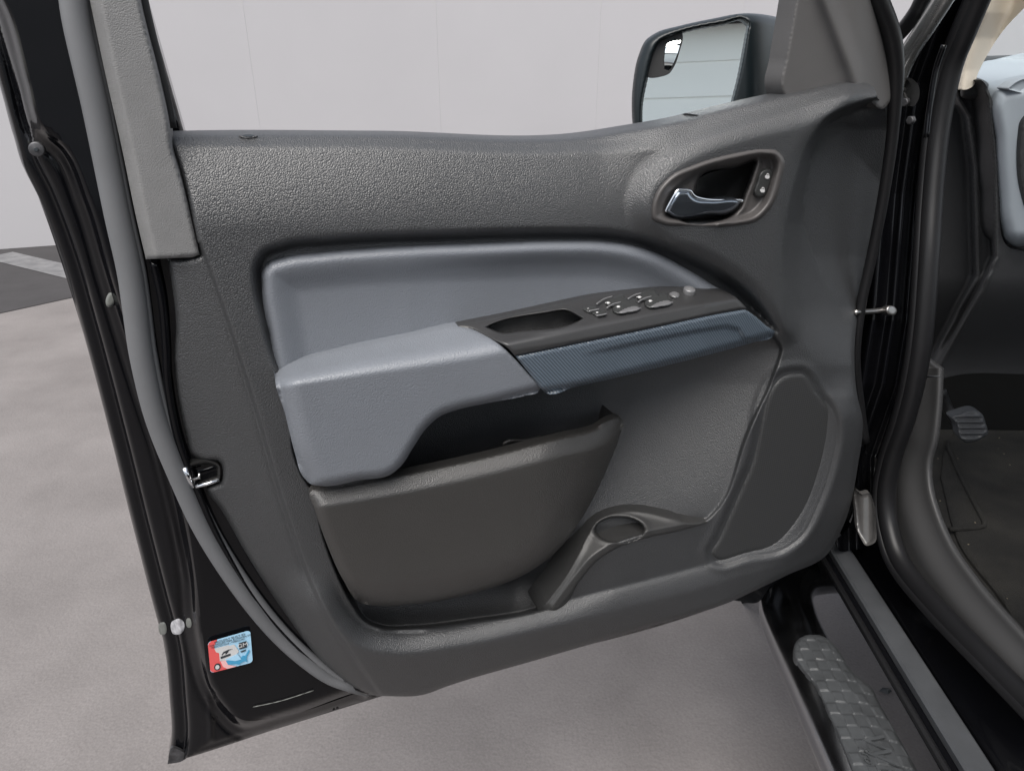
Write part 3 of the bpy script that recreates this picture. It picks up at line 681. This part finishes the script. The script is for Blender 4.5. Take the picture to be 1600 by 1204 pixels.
# ---- armrest
def w1(x): return ip(x, [430, 850, 1000, 1100, 1160, 1215], [.058, .056, .050, .040, .024, .004])
def arm_top(x, y):
    yb = ip(x, [432, 470, 560, 650, 700, 800, 930, 1060, 1130, 1165], [574, 560, 538, 520, 509, 491, 463, 447, 452, 464])
    yr = ip(x, [432, 470, 560, 650, 740, 800, 1000, 1150, 1175], [598, 590, 574, 560, 545, 533, 494, 466, 470])
    q = (y - yb) / np.maximum(yr - yb, 3)
    return -.006 + (w1(x) + .006) * q
ARM = [(430,590),(431,578),(440,570),(470,559),(560,538),(650,519),(695,509),(712,508),(728,512),(748,520),(775,534),(800,556),(828,586),(845,604),(842,611),(820,618),(760,630),(715,640),(688,650),(668,667),(645,700),(628,726),(612,740),(560,750),(505,759),(486,756),(472,742),(462,712),(445,645)]
def arm_w(x, y, d):
    lef = spline([(431,578),(445,645),(462,712),(480,752)], False); e, _ = dist(x, y, lef)
    w = smin(arm_top(x, y), w1(x) - .004 * np.clip((y - 600) / 150, -1, 1), .026)
    under = spline([(480,757),(505,759),(560,750),(612,740),(628,726),(645,700),(668,667),(688,650),(715,640),(760,630),(845,609)], False); b, _ = dist(x, y, under)
    w -= .030 * roll(e + 3, 38) + .016 * roll(b, 15) * ss(0, 30, e) + .003 * roll(d, 4)
    return DP(x, y, np.maximum(w, -.03))
arm = patch('armrest', ARM, arm_w, M['pad'], panel.parent, FD, 3.5, .045)
SWP = [(708,510,1),(722,507),(800,491),(930,463),(1010,452),(1060,447),(1105,449),(1135,456),(1158,472),(1166,482),(1150,485),(1000,516),(805,556,1),(790,541),(765,528),(738,514)]
TRAY = spline([(757,511,1),(765,507),(870,484,1),(880,483),(912,497,1),(906,501),(800,521,1),(788,522)], True, 3)
def sw_w(x, y, d):
    w = smin(arm_top(x, y), w1(x) + .0045 * np.clip((y - ip(x, [770, 1160], [533, 466])) / 22, -1, 1.2), .008)
    w = np.minimum(w, w1(x) + .004)
    return w
def sw_p(x, y, d):
    q = sdf(x, y, TRAY); w = sw_w(x, y, d); w = w + (-.013 - .004 * ss(870, 900, x) * 0 - w) * ss(0, 3, q) + .0012 * np.exp(-((q + 2) / 2.0) ** 2)
    return DP(x, y, w - .003 * roll(d, 4))
swp = patch('switch_panel', SWP, sw_p, M['switchp'], truck, FD, 2.5, .03, feats=[(spline([tuple(p)+(1,) for p in TRAY], True, 1.6), True, [-4, -2.5, -1, 0.2, 1.2, 2.2, 3.2, 4.5])])
STR = [(806,557,1),(1000,517),(1150,486),(1164,484),(1176,491),(1196,508),(1211,521),(1207,526),(1180,534),(1100,556),(1000,581),(900,604),(852,613),(846,607),(828,584)]
def strip_w(x, y, d):
    low = spline([(820,620),(852,613),(900,604),(1000,580),(1100,555),(1210,524)], False); b, _ = dist(x, y, low)
    l = ip(x, [900, 1000, 1090, 1135, 1155, 1165], [556, 534, 516, 509, 514, 530])
    fold = ss(-3, 4, y - l) * ss(900, 980, x)
    return DP(x, y, w1(x) + .0035 - .005 * fold - .014 * roll(b, 12) - .002 * roll(d, 3))
patch('weave_strip', STR, strip_w, M['carbon'], arm, FD, 3.5, .05)
patch('switch_tray', [(752,512,1),(768,503),(880,478,1),(918,496,1),(905,506),(800,526,1),(785,526)], lambda x, y, d: DP(x, y, -.0105 - .002 * ss(0, 12, d)), M['tray'], swp, FD, 2.5, .004)
# switches on the plate
def lift(pts, h, er=3.0):
    return lambda x, y, d: DP(x, y, sw_w(x, y, d) + h * (1 - roll(d, er)) - .001)
def poly(cx, cy, pts, s=1.0): return [(cx + a * s, cy + b * s) + ((1,) if False else ()) for a, b in pts]
def switch(cx, cy, s, silver):
    body = poly(cx, cy, [(-22,3),(-12,-6),(2,-11),(14,-13),(17,-8),(22,-2),(24,3),(8,8),(-14,12),(-20,9)], s)
    o = patch('window_switch', body, lift(body, .007), M['button'], swp, FD, 2.0, .006)
    return o
for cx, cy, s in ((963, 470, .8), (1012, 461, .8), (978, 479, 1.0), (1028, 470, 1.0)):
    switch(cx, cy, s, False)
for cx, cy in ((983, 483), (1033, 474)):
    fr_ = poly(cx, cy, [(-20,6),(-12,0),(0,-5),(12,-6),(20,-2),(14,3),(0,6),(-14,8)], 1.0)
    patch('switch_front', fr_, lift(fr_, .0095, 4), M['silver'], swp, FD, 2.0, .005)
for pts in ([(932,475),(944,467),(957,463)], [(948,481),(958,475),(970,472)], [(981,467),(991,461),(1002,458)], [(997,472),(1007,466),(1018,463)], [(920,486),(930,484),(936,483)], [(932,493),(940,492),(948,490)]):
    q = smooth_path(pts, 10); tube('switch_edge', DP(q[:, 0], q[:, 1], sw_w(q[:, 0], q[:, 1], 0) + .007), .0009, M['silver'], swp, FD, 6)
for x, y, r in ((950,473,1.0),(966,479,1.0),(999,464,1.0),(1016,470,1.0),(919,482,.6),(933,488,.7)):
    dot = [(x-5*r,y),(x,y-2.6*r),(x+5*r,y),(x,y+2.6*r)]
    patch('switch_symbol', dot, lift(dot, .0092, 1.0), M['white'], swp, FD, 1.5, .003)
for cx, cy in ((921, 483), (935, 489)):
    b_ = [(cx-12,cy-1),(cx,cy-5),(cx+11,cy-3),(cx+14,cy+2),(cx-2,cy+6)]
    patch('lock_button', b_, lift(b_, .005, 2), M['button'], swp, FD, 2.0, .004)
q = DP(np.array(1076.), np.array(457.), sw_w(np.array([1076.]), np.array([457.]), 0)[0] + .001)
kn = disc('mirror_knob', q, nrm(UP + DN*.25), .0075, .006, M['silver'], swp, FD, 20, dome=.002)
b_ = [(1045,459),(1054,455),(1062,460),(1060,465),(1052,466)]
patch('mirror_selector', b_, lift(b_, .006, 2), M['silver'], swp, FD, 2.0, .004)
# ---- inner handle
INN = spline([(1042,334),(1050,305),(1065,290),(1090,272),(1150,254),(1192,246),(1207,250),(1209,258),(1203,282),(1188,320),(1172,334),(1150,340),(1060,340)])
CAV = spline([(1074,318),(1082,300),(1088,280),(1092,273),(1150,257),(1183,249),(1178,272),(1166,305),(1158,325),(1145,338),(1060,338)])
def bez_w(x, y, d):
    a = sdf(x, y, INN); c = sdf(x, y, CAV)
    w = .016 + .004 * np.exp(-((d - 8) / 5.0) ** 2) - .006 * roll(d, 5)
    w = w - .012 * ss(-8, 4, a) - .050 * ss(0, 7, c) + .003 * np.exp(-((c + 3) / 3.0) ** 2) * (x > 1120)
    return DP(x, y, w)
hnd = patch('inner_handle', BEZ_OUT, bez_w, M['bezel'], truck, FD, 2.5, .02)
CAVP = [(1077,318),(1085,300),(1091,281),(1096,277),(1150,261),(1179,253),(1173,275),(1162,305),(1153,322),(1140,334),(1064,334)]
patch('handle_cup', CAVP, lambda x, y, d: DP(x, y, -.030 - .004 * ss(0, 30, d)), M['black'], hnd, FD, 4.0, .004)
LEV = [(1039,331),(1042,325),(1055,301),(1059,297),(1066,296),(1078,297),(1082,303),(1088,308),(1110,311),(1155,311),(1160,314),(1157,320),(1148,329),(1136,335),(1110,336),(1045,336)]
def lev_w(x, y, d):
    return DP(x, y, .022 - .012 * roll(d, 7) - .014 * ss(1070, 1160, x) - .003 * ss(315, 336, y))
patch('handle_lever', LEV, lev_w, M['lever'], hnd, FD, 2.0, .012)
q = smooth_path([(1040,331),(1044,322),(1056,301),(1062,297),(1077,298),(1082,304),(1090,309),(1112,312.5),(1155,312.5),(1159,315)], 50)
tube('lever_edge', DP(q[:, 0], q[:, 1], .0165 - .013 * ss(1070, 1160, q[:, 0])), ip(q[:, 0], [1040, 1056, 1080, 1160], [.0016, .0022, .0020, .0018]), M['chrome'], hnd, FD, 10)
LKB = [(1179,304,),(1183,284),(1189,268),(1193,265),(1205,264),(1208,268),(1206,280),(1198,302),(1194,307),(1183,308)]
lk = patch('lock_switch', LKB, lambda x, y, d: DP(x, y, .0105 - .004 * roll(d, 3)), M['button'], hnd, FD, 2.0, .008)
for cx, cy in ((1199.5, 275.5), (1192, 297)):
    pd = [(cx-3.2,cy+3),(cx-3,cy-.5),(cx+2.8,cy-.5),(cx+2.6,cy+3)]
    patch('lock_symbol', pd, lambda x, y, d: DP(x, y, .0118 + 0*x), M['white'], lk, FD, 1.5, .002)
    q = smooth_path([(cx-1.5,cy-.5),(cx-1,cy-3.6),(cx+1.5,cy-3.6),(cx+2,cy-.5)], 8)
    tube('lock_shackle', DP(q[:, 0], q[:, 1], .0112), .0005, M['white'], lk, FD, 5)
# ---- door mirror outside the window
mc = DP(np.array(1085.), np.array(115.), -.20); mn = nrm([-0.17, -1.0, 0.135])
def MPl(x, y, off): return hit(x, y, mc + mn[None] * np.asarray(off)[:, None] if np.ndim(off) else mc + mn * off, mn)
HOUS = [(992,215),(987,165),(989,130),(998,86),(1009,63),(1026,51),(1060,41),(1110,30),(1168,21),(1225,30),(1250,40),(1250,215,1)]
GLS = [(1003,215,1),(1003,163),(1011,122),(1020,86),(1030,66),(1046,57),(1066,50),(1129,37),(1164,32),(1169,37),(1167,48),(1153,122),(1138,180),(1130,215,1)]
GS = spline(GLS)
def hous_p(x, y, d):
    off = .012 - .02 * roll(d, 16) - .022 * ss(-3, 3, sdf(x, y, GS)) - .10 * ss(1166, 1250, x)
    return MPl(x, y, off)
sm = patch('side_mirror', HOUS, hous_p, M['housing'], truck, FD, 3.0, .10, -mn)
patch('mirror_glass', GLS, lambda x, y, d: MPl(x, y, -.006 + 0*x), M['mirror'], sm, FD, 4.0, .003, -mn)
SPB = [(1013,120),(1017,92),(1026,70),(1040,60),(1066,51),(1067,58),(1062,80),(1054,103),(1045,115),(1034,119)]
patch('spot_mirror_mount', SPB, lambda x, y, d: MPl(x, y, -.003 + 0*x), M['black'], sm, FD, 2.5, .003, -mn)
SPG = [(1037,110),(1038,92),(1043,68),(1056,56),(1065,53),(1064,62),(1059,82),(1050,103),(1042,114),(1032,117)]
def spot_p(x, y, d):
    r = ((x - 1050) ** 2 + (y - 85) ** 2) / 30.0 ** 2
    return MPl(x, y, .0015 - .006 * r)
patch('spot_mirror', SPG, spot_p, M['mirror'], sm, FD, 2.5, .003, -mn)
# ---- sticker on the shell's lower corner
sc = [np.array(p, float) for p in ((324.5, 1003), (391, 984), (395, 1034), (329, 1051))]
def SP(a, b):
    return (1-a)*(1-b)*sc[0] + a*(1-b)*sc[1] + a*b*sc[2] + (1-a)*b*sc[3]
def sq(pts): return [tuple(SP(a, b)) for a, b in pts]
WST = -.0335
def spatch(name, pts, lvl, m, parent, step=1.5):
    return patch(name, np.array(sq(pts)), lambda x, y, d: DP(x, y, WST + lvl * .0004 + 0*x), m, parent, FD, step, .0003, raw=True)
rr = [(.5+.5*sx*(1-.07) + .07*sx*.5*0, 0) for sx in (1,)]
def rrect(x0, y0, x1, y1, r, n=5):
    out = []
    for cx, cy, a in ((x1-r, y0+r, -90), (x1-r, y1-r, 0), (x0+r, y1-r, 90), (x0+r, y0+r, 180)):
        out += [(cx + r*math.cos(R(a+90*i/n)), cy + r*math.sin(R(a+90*i/n))) for i in range(n+1)]
    return out
stk = spatch('sticker', rrect(0, 0, 1, 1, .09), 1, M['blue'], door)
spatch('red_field', rrect(0, 0, .22, 1, .09)[6:18] + [(0, .09), (.09, 0), (.22, 0), (.16, .22), (.2, .34), (.25, .42), (.27, .7), (.35, .86), (.42, 1), (.1, 1)] if False else [(.09, 0), (.22, .0), (.13, .2), (.17, .32), (.24, .4), (.25, .66), (.34, .74), (.38, .9), (.40, 1), (.09, 1), (.03, .97), (0, .9), (0, .1), (.03, .03)], 2, M['red'], stk)
spatch('pink_field', [(.25, .68), (.40, .74), (.43, .88), (.62, 1), (.40, 1), (.30, .9)], 3, M['pink'], stk)
spatch('white_map', [(.14, .26), (.46, .27), (.50, .30), (.60, .30), (.66, .44), (.70, .56), (.64, .62), (.72, .80), (.24, .70), (.24, .44), (.17, .38)], 3, M['white'], stk)
spatch('blue_map', [(.38, .74), (.68, .82), (.78, .72), (.84, .74), (.93, .58), (.95, .64), (.88, .76), (.86, .86), (.88, .96), (.82, .90), (.72, .93), (.68, .97), (.60, .92), (.42, .88)], 4, M['deepblue'], stk)
spatch('white_swoosh', [(.36, .70), (.66, .62), (.74, .82), (.60, .82)], 5, M['blue'], stk)
spatch('logo_square', rrect(.71, .30, .89, .50, .01, 2), 4, M['ink'], stk)
spatch('logo_bar', [(.73, .57), (.86, .55), (.85, .60), (.75, .61)], 4, M['ink'], stk)
spatch('emblem_bar', [(.26, .57), (.50, .55), (.50, .61), (.27, .64)], 4, M['ink'], stk)
spatch('emblem_arc', [(.29, .52), (.34, .44), (.46, .41), (.56, .43), (.47, .44), (.44, .50), (.38, .54), (.39, .48), (.33, .50), (.31, .54)], 4, M['ink'], stk)
spatch('seal_mark', [(.17+.085*math.cos(t)*(.9), .86+.11*math.sin(t)) for t in np.linspace(0, 2*math.pi, 14, endpoint=False)], 4, M['ink'], stk)
spatch('seal_centre', [(.17+.055*math.cos(t)*(.9), .87+.065*math.sin(t)) for t in np.linspace(0, 2*math.pi, 14, endpoint=False)], 5, M['white'], stk)
def slab(txt, a, b, size, m, lvl, shear=0):
    o = SP(a, b); ex = SP(a+.1, b) - o; ey = SP(a, b-.1) - o
    O = DP(np.array(o[0]), np.array(o[1]), WST + lvl*.0004)
    X = nrm(DP(np.array(o[0]+ex[0]), np.array(o[1]+ex[1]), WST + lvl*.0004) - O); Y = np.cross(DN, X)
    text_mesh('sticker_text', txt, size, O, X, Y, .0001, m, stk, FD, shear=shear)
slab('GM', .80, .40, .0085, M['white'], 6)
slab('PROUDLY BUILT BY', .52, .075, .0042, M['ink'], 5)
slab('THE SKILLED MEN & WOMEN OF', .52, .145, .0034, M['ink'], 5)
slab('WENTZVILLE , MISSOURI', .46, .215, .0036, M['ink'], 5)
# ---- door check strap and front-edge seal
cs = YP  # alias not used for drawing
q = smooth_path([(1335,488,-.07),(1350,487,-.075),(1366,486,-.078),(1382,484,-.08)], 12)
strap = tube('door_check', DP(q[:, 0], q[:, 1], q[:, 2]), .0045, M['steel'], truck, FD, 8)
disc('check_pin', DP(np.array(1387.), np.array(485.), -.075), nrm(DN + UP*.3), .011, .009, M['steel'], strap, FD, 14, sq=(1, .7))
q = smooth_path([(1180,-235,-.04),(1245,-175,-.04),(1302,-112,-.04),(1352,-40,-.04),(1376,10,-.045),(1392,55,-.05),(1399,105,-.055),(1398,160,-.06),(1392,230,-.065),(1378,320,-.07),(1360,410,-.075),(1345,480,-.075),(1337,560,-.07),(1345,640,-.065),(1352,690,-.06)], 70)
tube('front_edge_seal', DP(q[:, 0], q[:, 1], q[:, 2]), ip(q[:, 1], [-40, 60, 200, 700], [.012, .012, .008, .007]), M['seal'], door, FD, 10)

# ---- truck body: hinge pillar, pillar to the roof, sill
PIL = [(1305,850),(1325,825),(1338,760),(1345,680),(1330,560),(1335,450),(1360,320),(1385,230),(1392,170),(1400,118),(1425,72),(1480,-30),(1600,-250,1),(1640,-250,1),(1548,-30),(1508,60),(1485,120),(1467,210),(1457,300),(1451,400),(1443,500),(1432,590),(1412,660),(1394,715),(1386,770),(1390,825),(1402,868),(1380,868),(1345,858),(1310,858)]
def pil_p(x, y, d):
    c = ip(y, [-250, -30, 60, 130, 300, 500, 600, 715, 830], [1632, 1535, 1500, 1475, 1452, 1436, 1420, 1380, 1380])
    q = c - x                                     # distance forward of the seal
    tx = .135 - .012 * ss(0, 20, q) - .045 * ss(18, 44, q) - .035 * ss(50, 75, q)
    return TP(x, y, tx + .06 * ss(700, 850, y))
pil = patch('hinge_pillar', PIL, pil_p, M['paint'], truck, FT, 3.0, 0)
q = smooth_path([(1398,150,.02),(1404,120,.02),(1422,80,.02),(1448,40,.02),(1482,-14,.02),(1500,-50,.02),(1612,-250,.02)], 30)
tube('pillar_edge_gleam', TP(q[:, 0], q[:, 1], q[:, 2]), .0125, M['gleam'], pil, FT, 14)  # added bright tube in place of a reflection along the black pillar
q = smooth_path([(1398,60,.01),(1412,45,.01),(1432,18,.01),(1455,-25,.01),(1585,-250,.01)], 20)
tube('windshield_edge_trim', TP(q[:, 0], q[:, 1], q[:, 2]), .010, M['seal'], pil, FT, 10)
q = smooth_path([(1475,70,.07),(1462,110,.07),(1452,170,.07),(1447,215,.07)], 20)
tube('pillar_flange', TP(q[:, 0], q[:, 1], q[:, 2]), .004, M['paint'], pil, FT, 8)
patch('pillar_reflection', [(1338,765),(1347,772),(1358,770),(1365,784),(1369,820),(1366,848),(1354,852),(1344,838),(1338,800)], lambda x, y, d: TP(x, y, .04 + .015*ss(1338, 1368, x) - .002*roll(d, 4)), M['reflect_grey'], pil, FT, 3.0, .01, TY)  # added patch: the gleam on the black paint is put into its colour
HN = [(1412,150),(1422,122),(1433,130),(1434,158),(1428,166)]
patch('hinge_bracket', HN, lambda x, y, d: TP(x, y, .030 - .004 * roll(d, 4)), M['black'], pil, FT, 3.0, .02, TY)
disc('hinge_bolt', TP(np.array(1424.), np.array(188.), .025), -TX - TY*.4, .006, .004, M['dirty'], pil, FT, 6)
disc('hinge_bolt', TP(np.array(1416.), np.array(160.), .025), -TX - TY*.4, .006, .004, M['dirty'], pil, FT, 6)
# main body-side seal
bs = smooth_path([(1640,-250,.12),(1590,-140,.12),(1545,-40,.12),(1507,50,.12),(1484,110,.12),(1466,200,.12),(1456,300,.12),(1450,400,.12),(1443,500,.125),(1432,580,.13),(1415,650,.135),(1395,710,.14),(1385,770,.145),(1391,830,.15),(1414,888,.155),(1474,960,.16),(1545,1034,.165),(1640,1132,.17)], 120)
bp_ = TP(bs[:, 0], bs[:, 1], bs[:, 2])
dsl = tube('door_opening_seal', bp_, .0165, M['seal'], truck, FT, 16)
b2 = bs + np.array([-15, 4, -.012]); tube('seal_lobe', TP(b2[:, 0], b2[:, 1], b2[:, 2]), .0085, M['seal'], dsl, FT, 12)
# sill
rock = sweep('rocker_panel', [(.215,.36),(.15,.43),(.092,.492),(.080,.498),(.080,.504),(.084,.506),(.090,.500),(.100,.500),(.33,.500),(.33,.36)], -1.2, .62, M['paint'], truck)
sweep('sill_strip', [(.104,.501),(.104,.512),(.108,.516),(.142,.516),(.146,.512),(.146,.501)], -1.2, .40, M['scuff'], rock)
sweep('sill_lip', [(.0785,.503),(.0785,.509),(.083,.512),(.088,.509),(.088,.503)], -1.2, .36, M['seal'], rock)
prof = [(.150, .501)] + [(.152 + .055*t, .512 + .075*t**1.6) for t in np.linspace(0, 1, 9)] + [(.215, .501)]
sweep('door_sill', prof, -1.2, .50, M['paint'], truck, smooth=True)
# ---- step bar
pts = [(.010,-1.2,.408),(.010,-.5,.408),(.010,-.1,.408),(.010,.06,.408),(.016,.13,.408),(.036,.19,.405),(.075,.235,.405),(.14,.26,.395),(.22,.265,.39)]
q = smooth_path(pts, 90); q = np.concatenate([q[:1], q[3:]])
bar = tube('running_board', TW(q), ip(np.arange(len(q)), [0, len(q)*.45, len(q)*.62, len(q)-1], [.054, .054, .050, .040]), M['tube'], truck, FT, 32, flat=(UP, .86))
PADO = [(1240,1022),(1241,1008),(1248,997),(1262,991),(1285,993),(1303,1006),(1330,1046),(1350,1064),(1364,1076),(1370,1090),(1388,1122),(1440,1215),(1460,1250,1),(1352,1260,1),(1330,1200),(1300,1128),(1270,1066),(1250,1040)]
def pad_p(x, y, d):
    P = ZP(x, y, .458)
    for _ in range(3):
        a = (P - TO) @ TX; b = (P - TO) @ TY
        u_ = a / .0185; v_ = b / .0225
        fu, fv = u_ - np.floor(u_), v_ - np.floor(v_)
        edge = np.minimum(np.minimum(fu, 1-fu), np.minimum(fv, 1-fv))
        par = (np.floor(u_) + np.floor(v_)) % 2
        tile = np.where(par == 0, 1.0, 0.0) * ss(.03, .10, edge)
        rib = np.cos((a - .0) / .011 * math.pi) * .5
        t = np.where(b > .035, rib, tile)
        z = .457 - .006 * ((a - .012) / .05) ** 2 + .0022 * t - .006 * roll(d, 5)
        dd = rays(x, y); P = CAM + dd * ((z - CAM[2]) / dd[:, 2])[:, None]
    return P
patch('step_pad', PADO, pad_p, M['tread'], bar, FT, 1.6, .02, -UP)
pt = lambda x, y, z: ZP(np.array(float(x)), np.array(float(y)), z)
text_mesh('pad_lettering', 'WESTIN', .052, pt(1402, 1232, .459), -TY, TX, .0016, M['tread'], bar, FT, shear=.15)
text_mesh('pad_lettering', 'Pro', .020, pt(1353, 1178, .459), -TY, TX, .0012, M['tread'], bar, FT, shear=.35)
brk = [(1120,928),(1150,922),(1230,880),(1290,868),(1300,890),(1275,915),(1264,935),(1255,915),(1190,938),(1140,940)]
patch('bar_bracket', brk, lambda x, y, d: TP(x, y, .11 + 0*x), M['black'], bar, FT, 5.0, .02, TY)

# ---- the rest of the cab and the bed, behind the opening (only mirrored in the paint)
sweep('rear_door', [(.02,.45),(.0,.75),(.0,1.15),(.05,1.25),(.20,1.25),(.20,.45)], -2.35, -1.22, M['paint'], truck)
sweep('truck_bed', [(.02,.50),(-.01,.75),(-.01,1.10),(.03,1.22),(.12,1.22),(.12,.50)], -4.1, -2.38, M['paint'], truck)
for y0 in (-1.24, -2.33):
    boxw('cab_pillar', [tuple(TW(np.array([a + (.18 if c > 1.5 else 0), b, c]))) for c in (1.24, 1.87) for a, b in ((.06, y0), (.14, y0), (.14, y0 + .12), (.06, y0 + .12))], M['paint'], truck, FT)
# ---- cabin
cab = boxw('roof', [tuple(TW(np.array([a, b, c]))) for c in (1.86, 1.90) for a, b in ((.20, -1.3), (1.65, -1.3), (1.65, -.15), (.20, -.15))], M['paint'], truck, FT)
boxw('firewall', [tuple(TW(np.array([a, b, c]))) for c in (.45, 1.12) for a, b in ((.16, .72), (1.7, .72), (1.7, .76), (.16, .76))], M['black'], truck, FT)
boxw('far_side_wall', [tuple(TW(np.array([a, b, c]))) for c in (.45, 1.12) for a, b in ((1.66, -1.3), (1.7, -1.3), (1.7, .7), (1.66, .7))], M['black'], truck, FT)
boxw('cab_rear_wall', [tuple(TW(np.array([a, b, c]))) for c in (.45, 1.15) for a, b in ((.35, -1.34), (1.7, -1.34), (1.7, -1.31), (.35, -1.31))], M['black'], truck, FT)
boxw('cab_floor', [tuple(TW(np.array([a, b, c]))) for c in (.47, .512) for a, b in ((.22, -1.3), (1.66, -1.3), (1.66, .715), (.22, .715))], M['mat'], truck, FT)
# kick panel beside the footwell
KICK = [(1425,575,1),(1475,575,1),(1472,640),(1466,690),(1458,720),(1459,760),(1470,800),(1492,850),(1530,905),(1600,985),(1660,1050,1),(1660,1180,1),(1545,1060),(1470,980),(1405,905),(1384,840),(1380,770),(1392,705),(1415,640)]
def kick_p(x, y, d):
    inner = spline([(1475,575),(1472,640),(1466,690),(1458,720),(1459,760),(1470,800),(1492,850),(1530,905),(1600,985),(1660,1050)], False)
    e, _ = dist(x, y, inner)
    return TP(x, y, .205 - .02 * ss(10, 60, e) + .02 * roll(e, 12))
patch('kick_panel', KICK, kick_p, M['kick'], truck, FT, 4.0, .06, TY)
q = np.array([(1433, 589), (1455, 588), (1468, 588)], float); tube('panel_seam', TP(q[:, 0], q[:, 1], .18), .0018, M['scuff'], truck, FT, 6)
# footrest ridge on the carpet
fm = patch('floor_mat', [(1470,745,1),(1480,690),(1620,676,1),(2100,676,1),(2100,1300,1),(1640,1050,1),(1560,930),(1500,850)], lambda x, y, d: ZP(x, y, .522 - .004 * roll(d, 4)), M['mat'], truck, FT, 6.0, .008, -UP)
q = smooth_path([(1481,690),(1484,705),(1505,752),(1530,800),(1538,818),(1528,824),(1484,827)], 40)
tube('mat_ridge', ZP(q[:, 0], q[:, 1], .524), .005, M['mat'], fm, FT, 8)
# brake pedal
PED = [(1486,651),(1500,645),(1526,641),(1533,645),(1540,660),(1543,678),(1537,683),(1504,689),(1500,685),(1494,664)]
ped = patch('brake_pedal', PED, lambda x, y, d: YP(x, y, .40 - .012*((y-665)/20) + .010 * roll(d, 4) + .004*np.cos((y-645)/9*2*math.pi)*ss(3, 6, d)), M['scuff'], truck, FT, 2.0, .02, TY)
q = smooth_path([(1470,610,.46),(1482,640,.45),(1496,662,.43)], 12)
tube('pedal_arm', YP(q[:, 0], q[:, 1], q[:, 2]), .011, M['black'], ped, FT, 8)
# dashboard
DASH = [(1440,600,1),(1445,500),(1455,380),(1465,280),(1478,190),(1492,160),(1500,132),(1516,122),(1534,126),(1548,150),(1556,200),(1562,300),(1580,388),(1600,392),(1900,392,1),(2500,392,1),(2500,582,1),(1600,584),(1500,585),(1440,600)]
def dash_p(x, y, d):
    r1 = ip(y, [150, 180, 260, 430, 480, 600], [1495, 1512, 1522, 1526, 1500, 1440])
    r2 = ip(y, [120, 150, 250, 400, 450, 600], [1530, 1543, 1553, 1556, 1535, 1450])
    ty = .34 - .05 * ss(-10, 4, x - r1) - .012*np.exp(-((x - r1 - 1) / 4.0) ** 2) - .06 * ss(-9, 3, x - r2) - .01*np.exp(-((x - r2) / 4.0) ** 2)
    ty = ty + .10 * ss(430, 585, y)
    return YP(x, y, ty)
dsh = patch('dashboard', DASH, dash_p, M['trimdark'], truck, FT, 4.0, .06, TY)
GRY = [(1549,152),(1556,140),(1575,130),(1600,124),(2500,112,1),(2500,386,1),(1600,386),(1583,385),(1569,374),(1562,352),(1557,300),(1552,220)]
def gry_p(x, y, d):
    return YP(x, y, .205 + .05 * roll(d, 26) - .012 * ss(1570, 1620, x))
patch('dash_end_panel', GRY, gry_p, M['dash'], dsh, FT, 4.0, .05, TY)
patch('dash_vent', [(1594,210),(1597,190),(1606,176),(1690,176),(1700,186),(1700,330),(1690,338),(1606,332),(1597,300)], lambda x, y, d: YP(x, y, .190 + .004*roll(d, 5)), M['trimdark'], dsh, FT, 4.0, .006, TY)
patch('vent_slot', [(1576,139),(1582,133),(1690,129,1),(1690,142,1),(1584,142)], lambda x, y, d: YP(x, y, .203 - .004*roll(d, 3)), M['dash'], dsh, FT, 2.5, .03, TY)
TOPD = [(1524,130),(1530,112),(1540,98),(1560,93),(2500,72,1),(2500,118,1),(1600,122),(1570,128),(1550,142),(1540,150)]
patch('dash_top', TOPD, lambda x, y, d: YP(x, y, .30 + .30 * ss(130, 92, y)), M['dash'], dsh, FT, 3.0, .012, TY)
PODC = [(1500,150),(1502,132),(1512,121),(1528,122),(1545,132),(1541,150),(1530,155)]
patch('dash_corner_cap', PODC, lambda x, y, d: YP(x, y, .262 + .03 * roll(d, 10)), M['trimdark'], dsh, FT, 2.5, .05, TY)
q = smooth_path([(1534,97),(1545,93),(1600,90),(2500,66)], 16)
tube('windshield_sill', YP(q[:, 0], q[:, 1], .62), .005, M['black'], dsh, FT, 8)
# beige inner pillar trim
BEI = [(1497,140,1),(1502,110),(1516,60),(1535,20),(1552,-30),(1665,-250,1),(1860,-250,1),(1640,-30),(1598,15),(1570,45),(1545,82),(1528,115),(1520,135),(1510,140)]
def bei_p(x, y, d):
    return TP(x, y, .17 + .05 * ss(0, 45, x - ip(y, [-250, -30, 20, 60, 110, 140], [1665, 1552, 1535, 1516, 1502, 1497])) - .004)
patch('pillar_trim', BEI, bei_p, M['beige'], truck, FT, 4.0, .04, TY)
ws_q = [YP(np.array(float(x)), np.array(float(y)), t) for x, y, t in ((1500, 100, .62), (2500, 70, .62), (2900, -260, .0), (1640, -260, .0))]
mesh('windshield', ws_q, [[0, 1, 2, 3]], M['glass'], truck, FT, False)
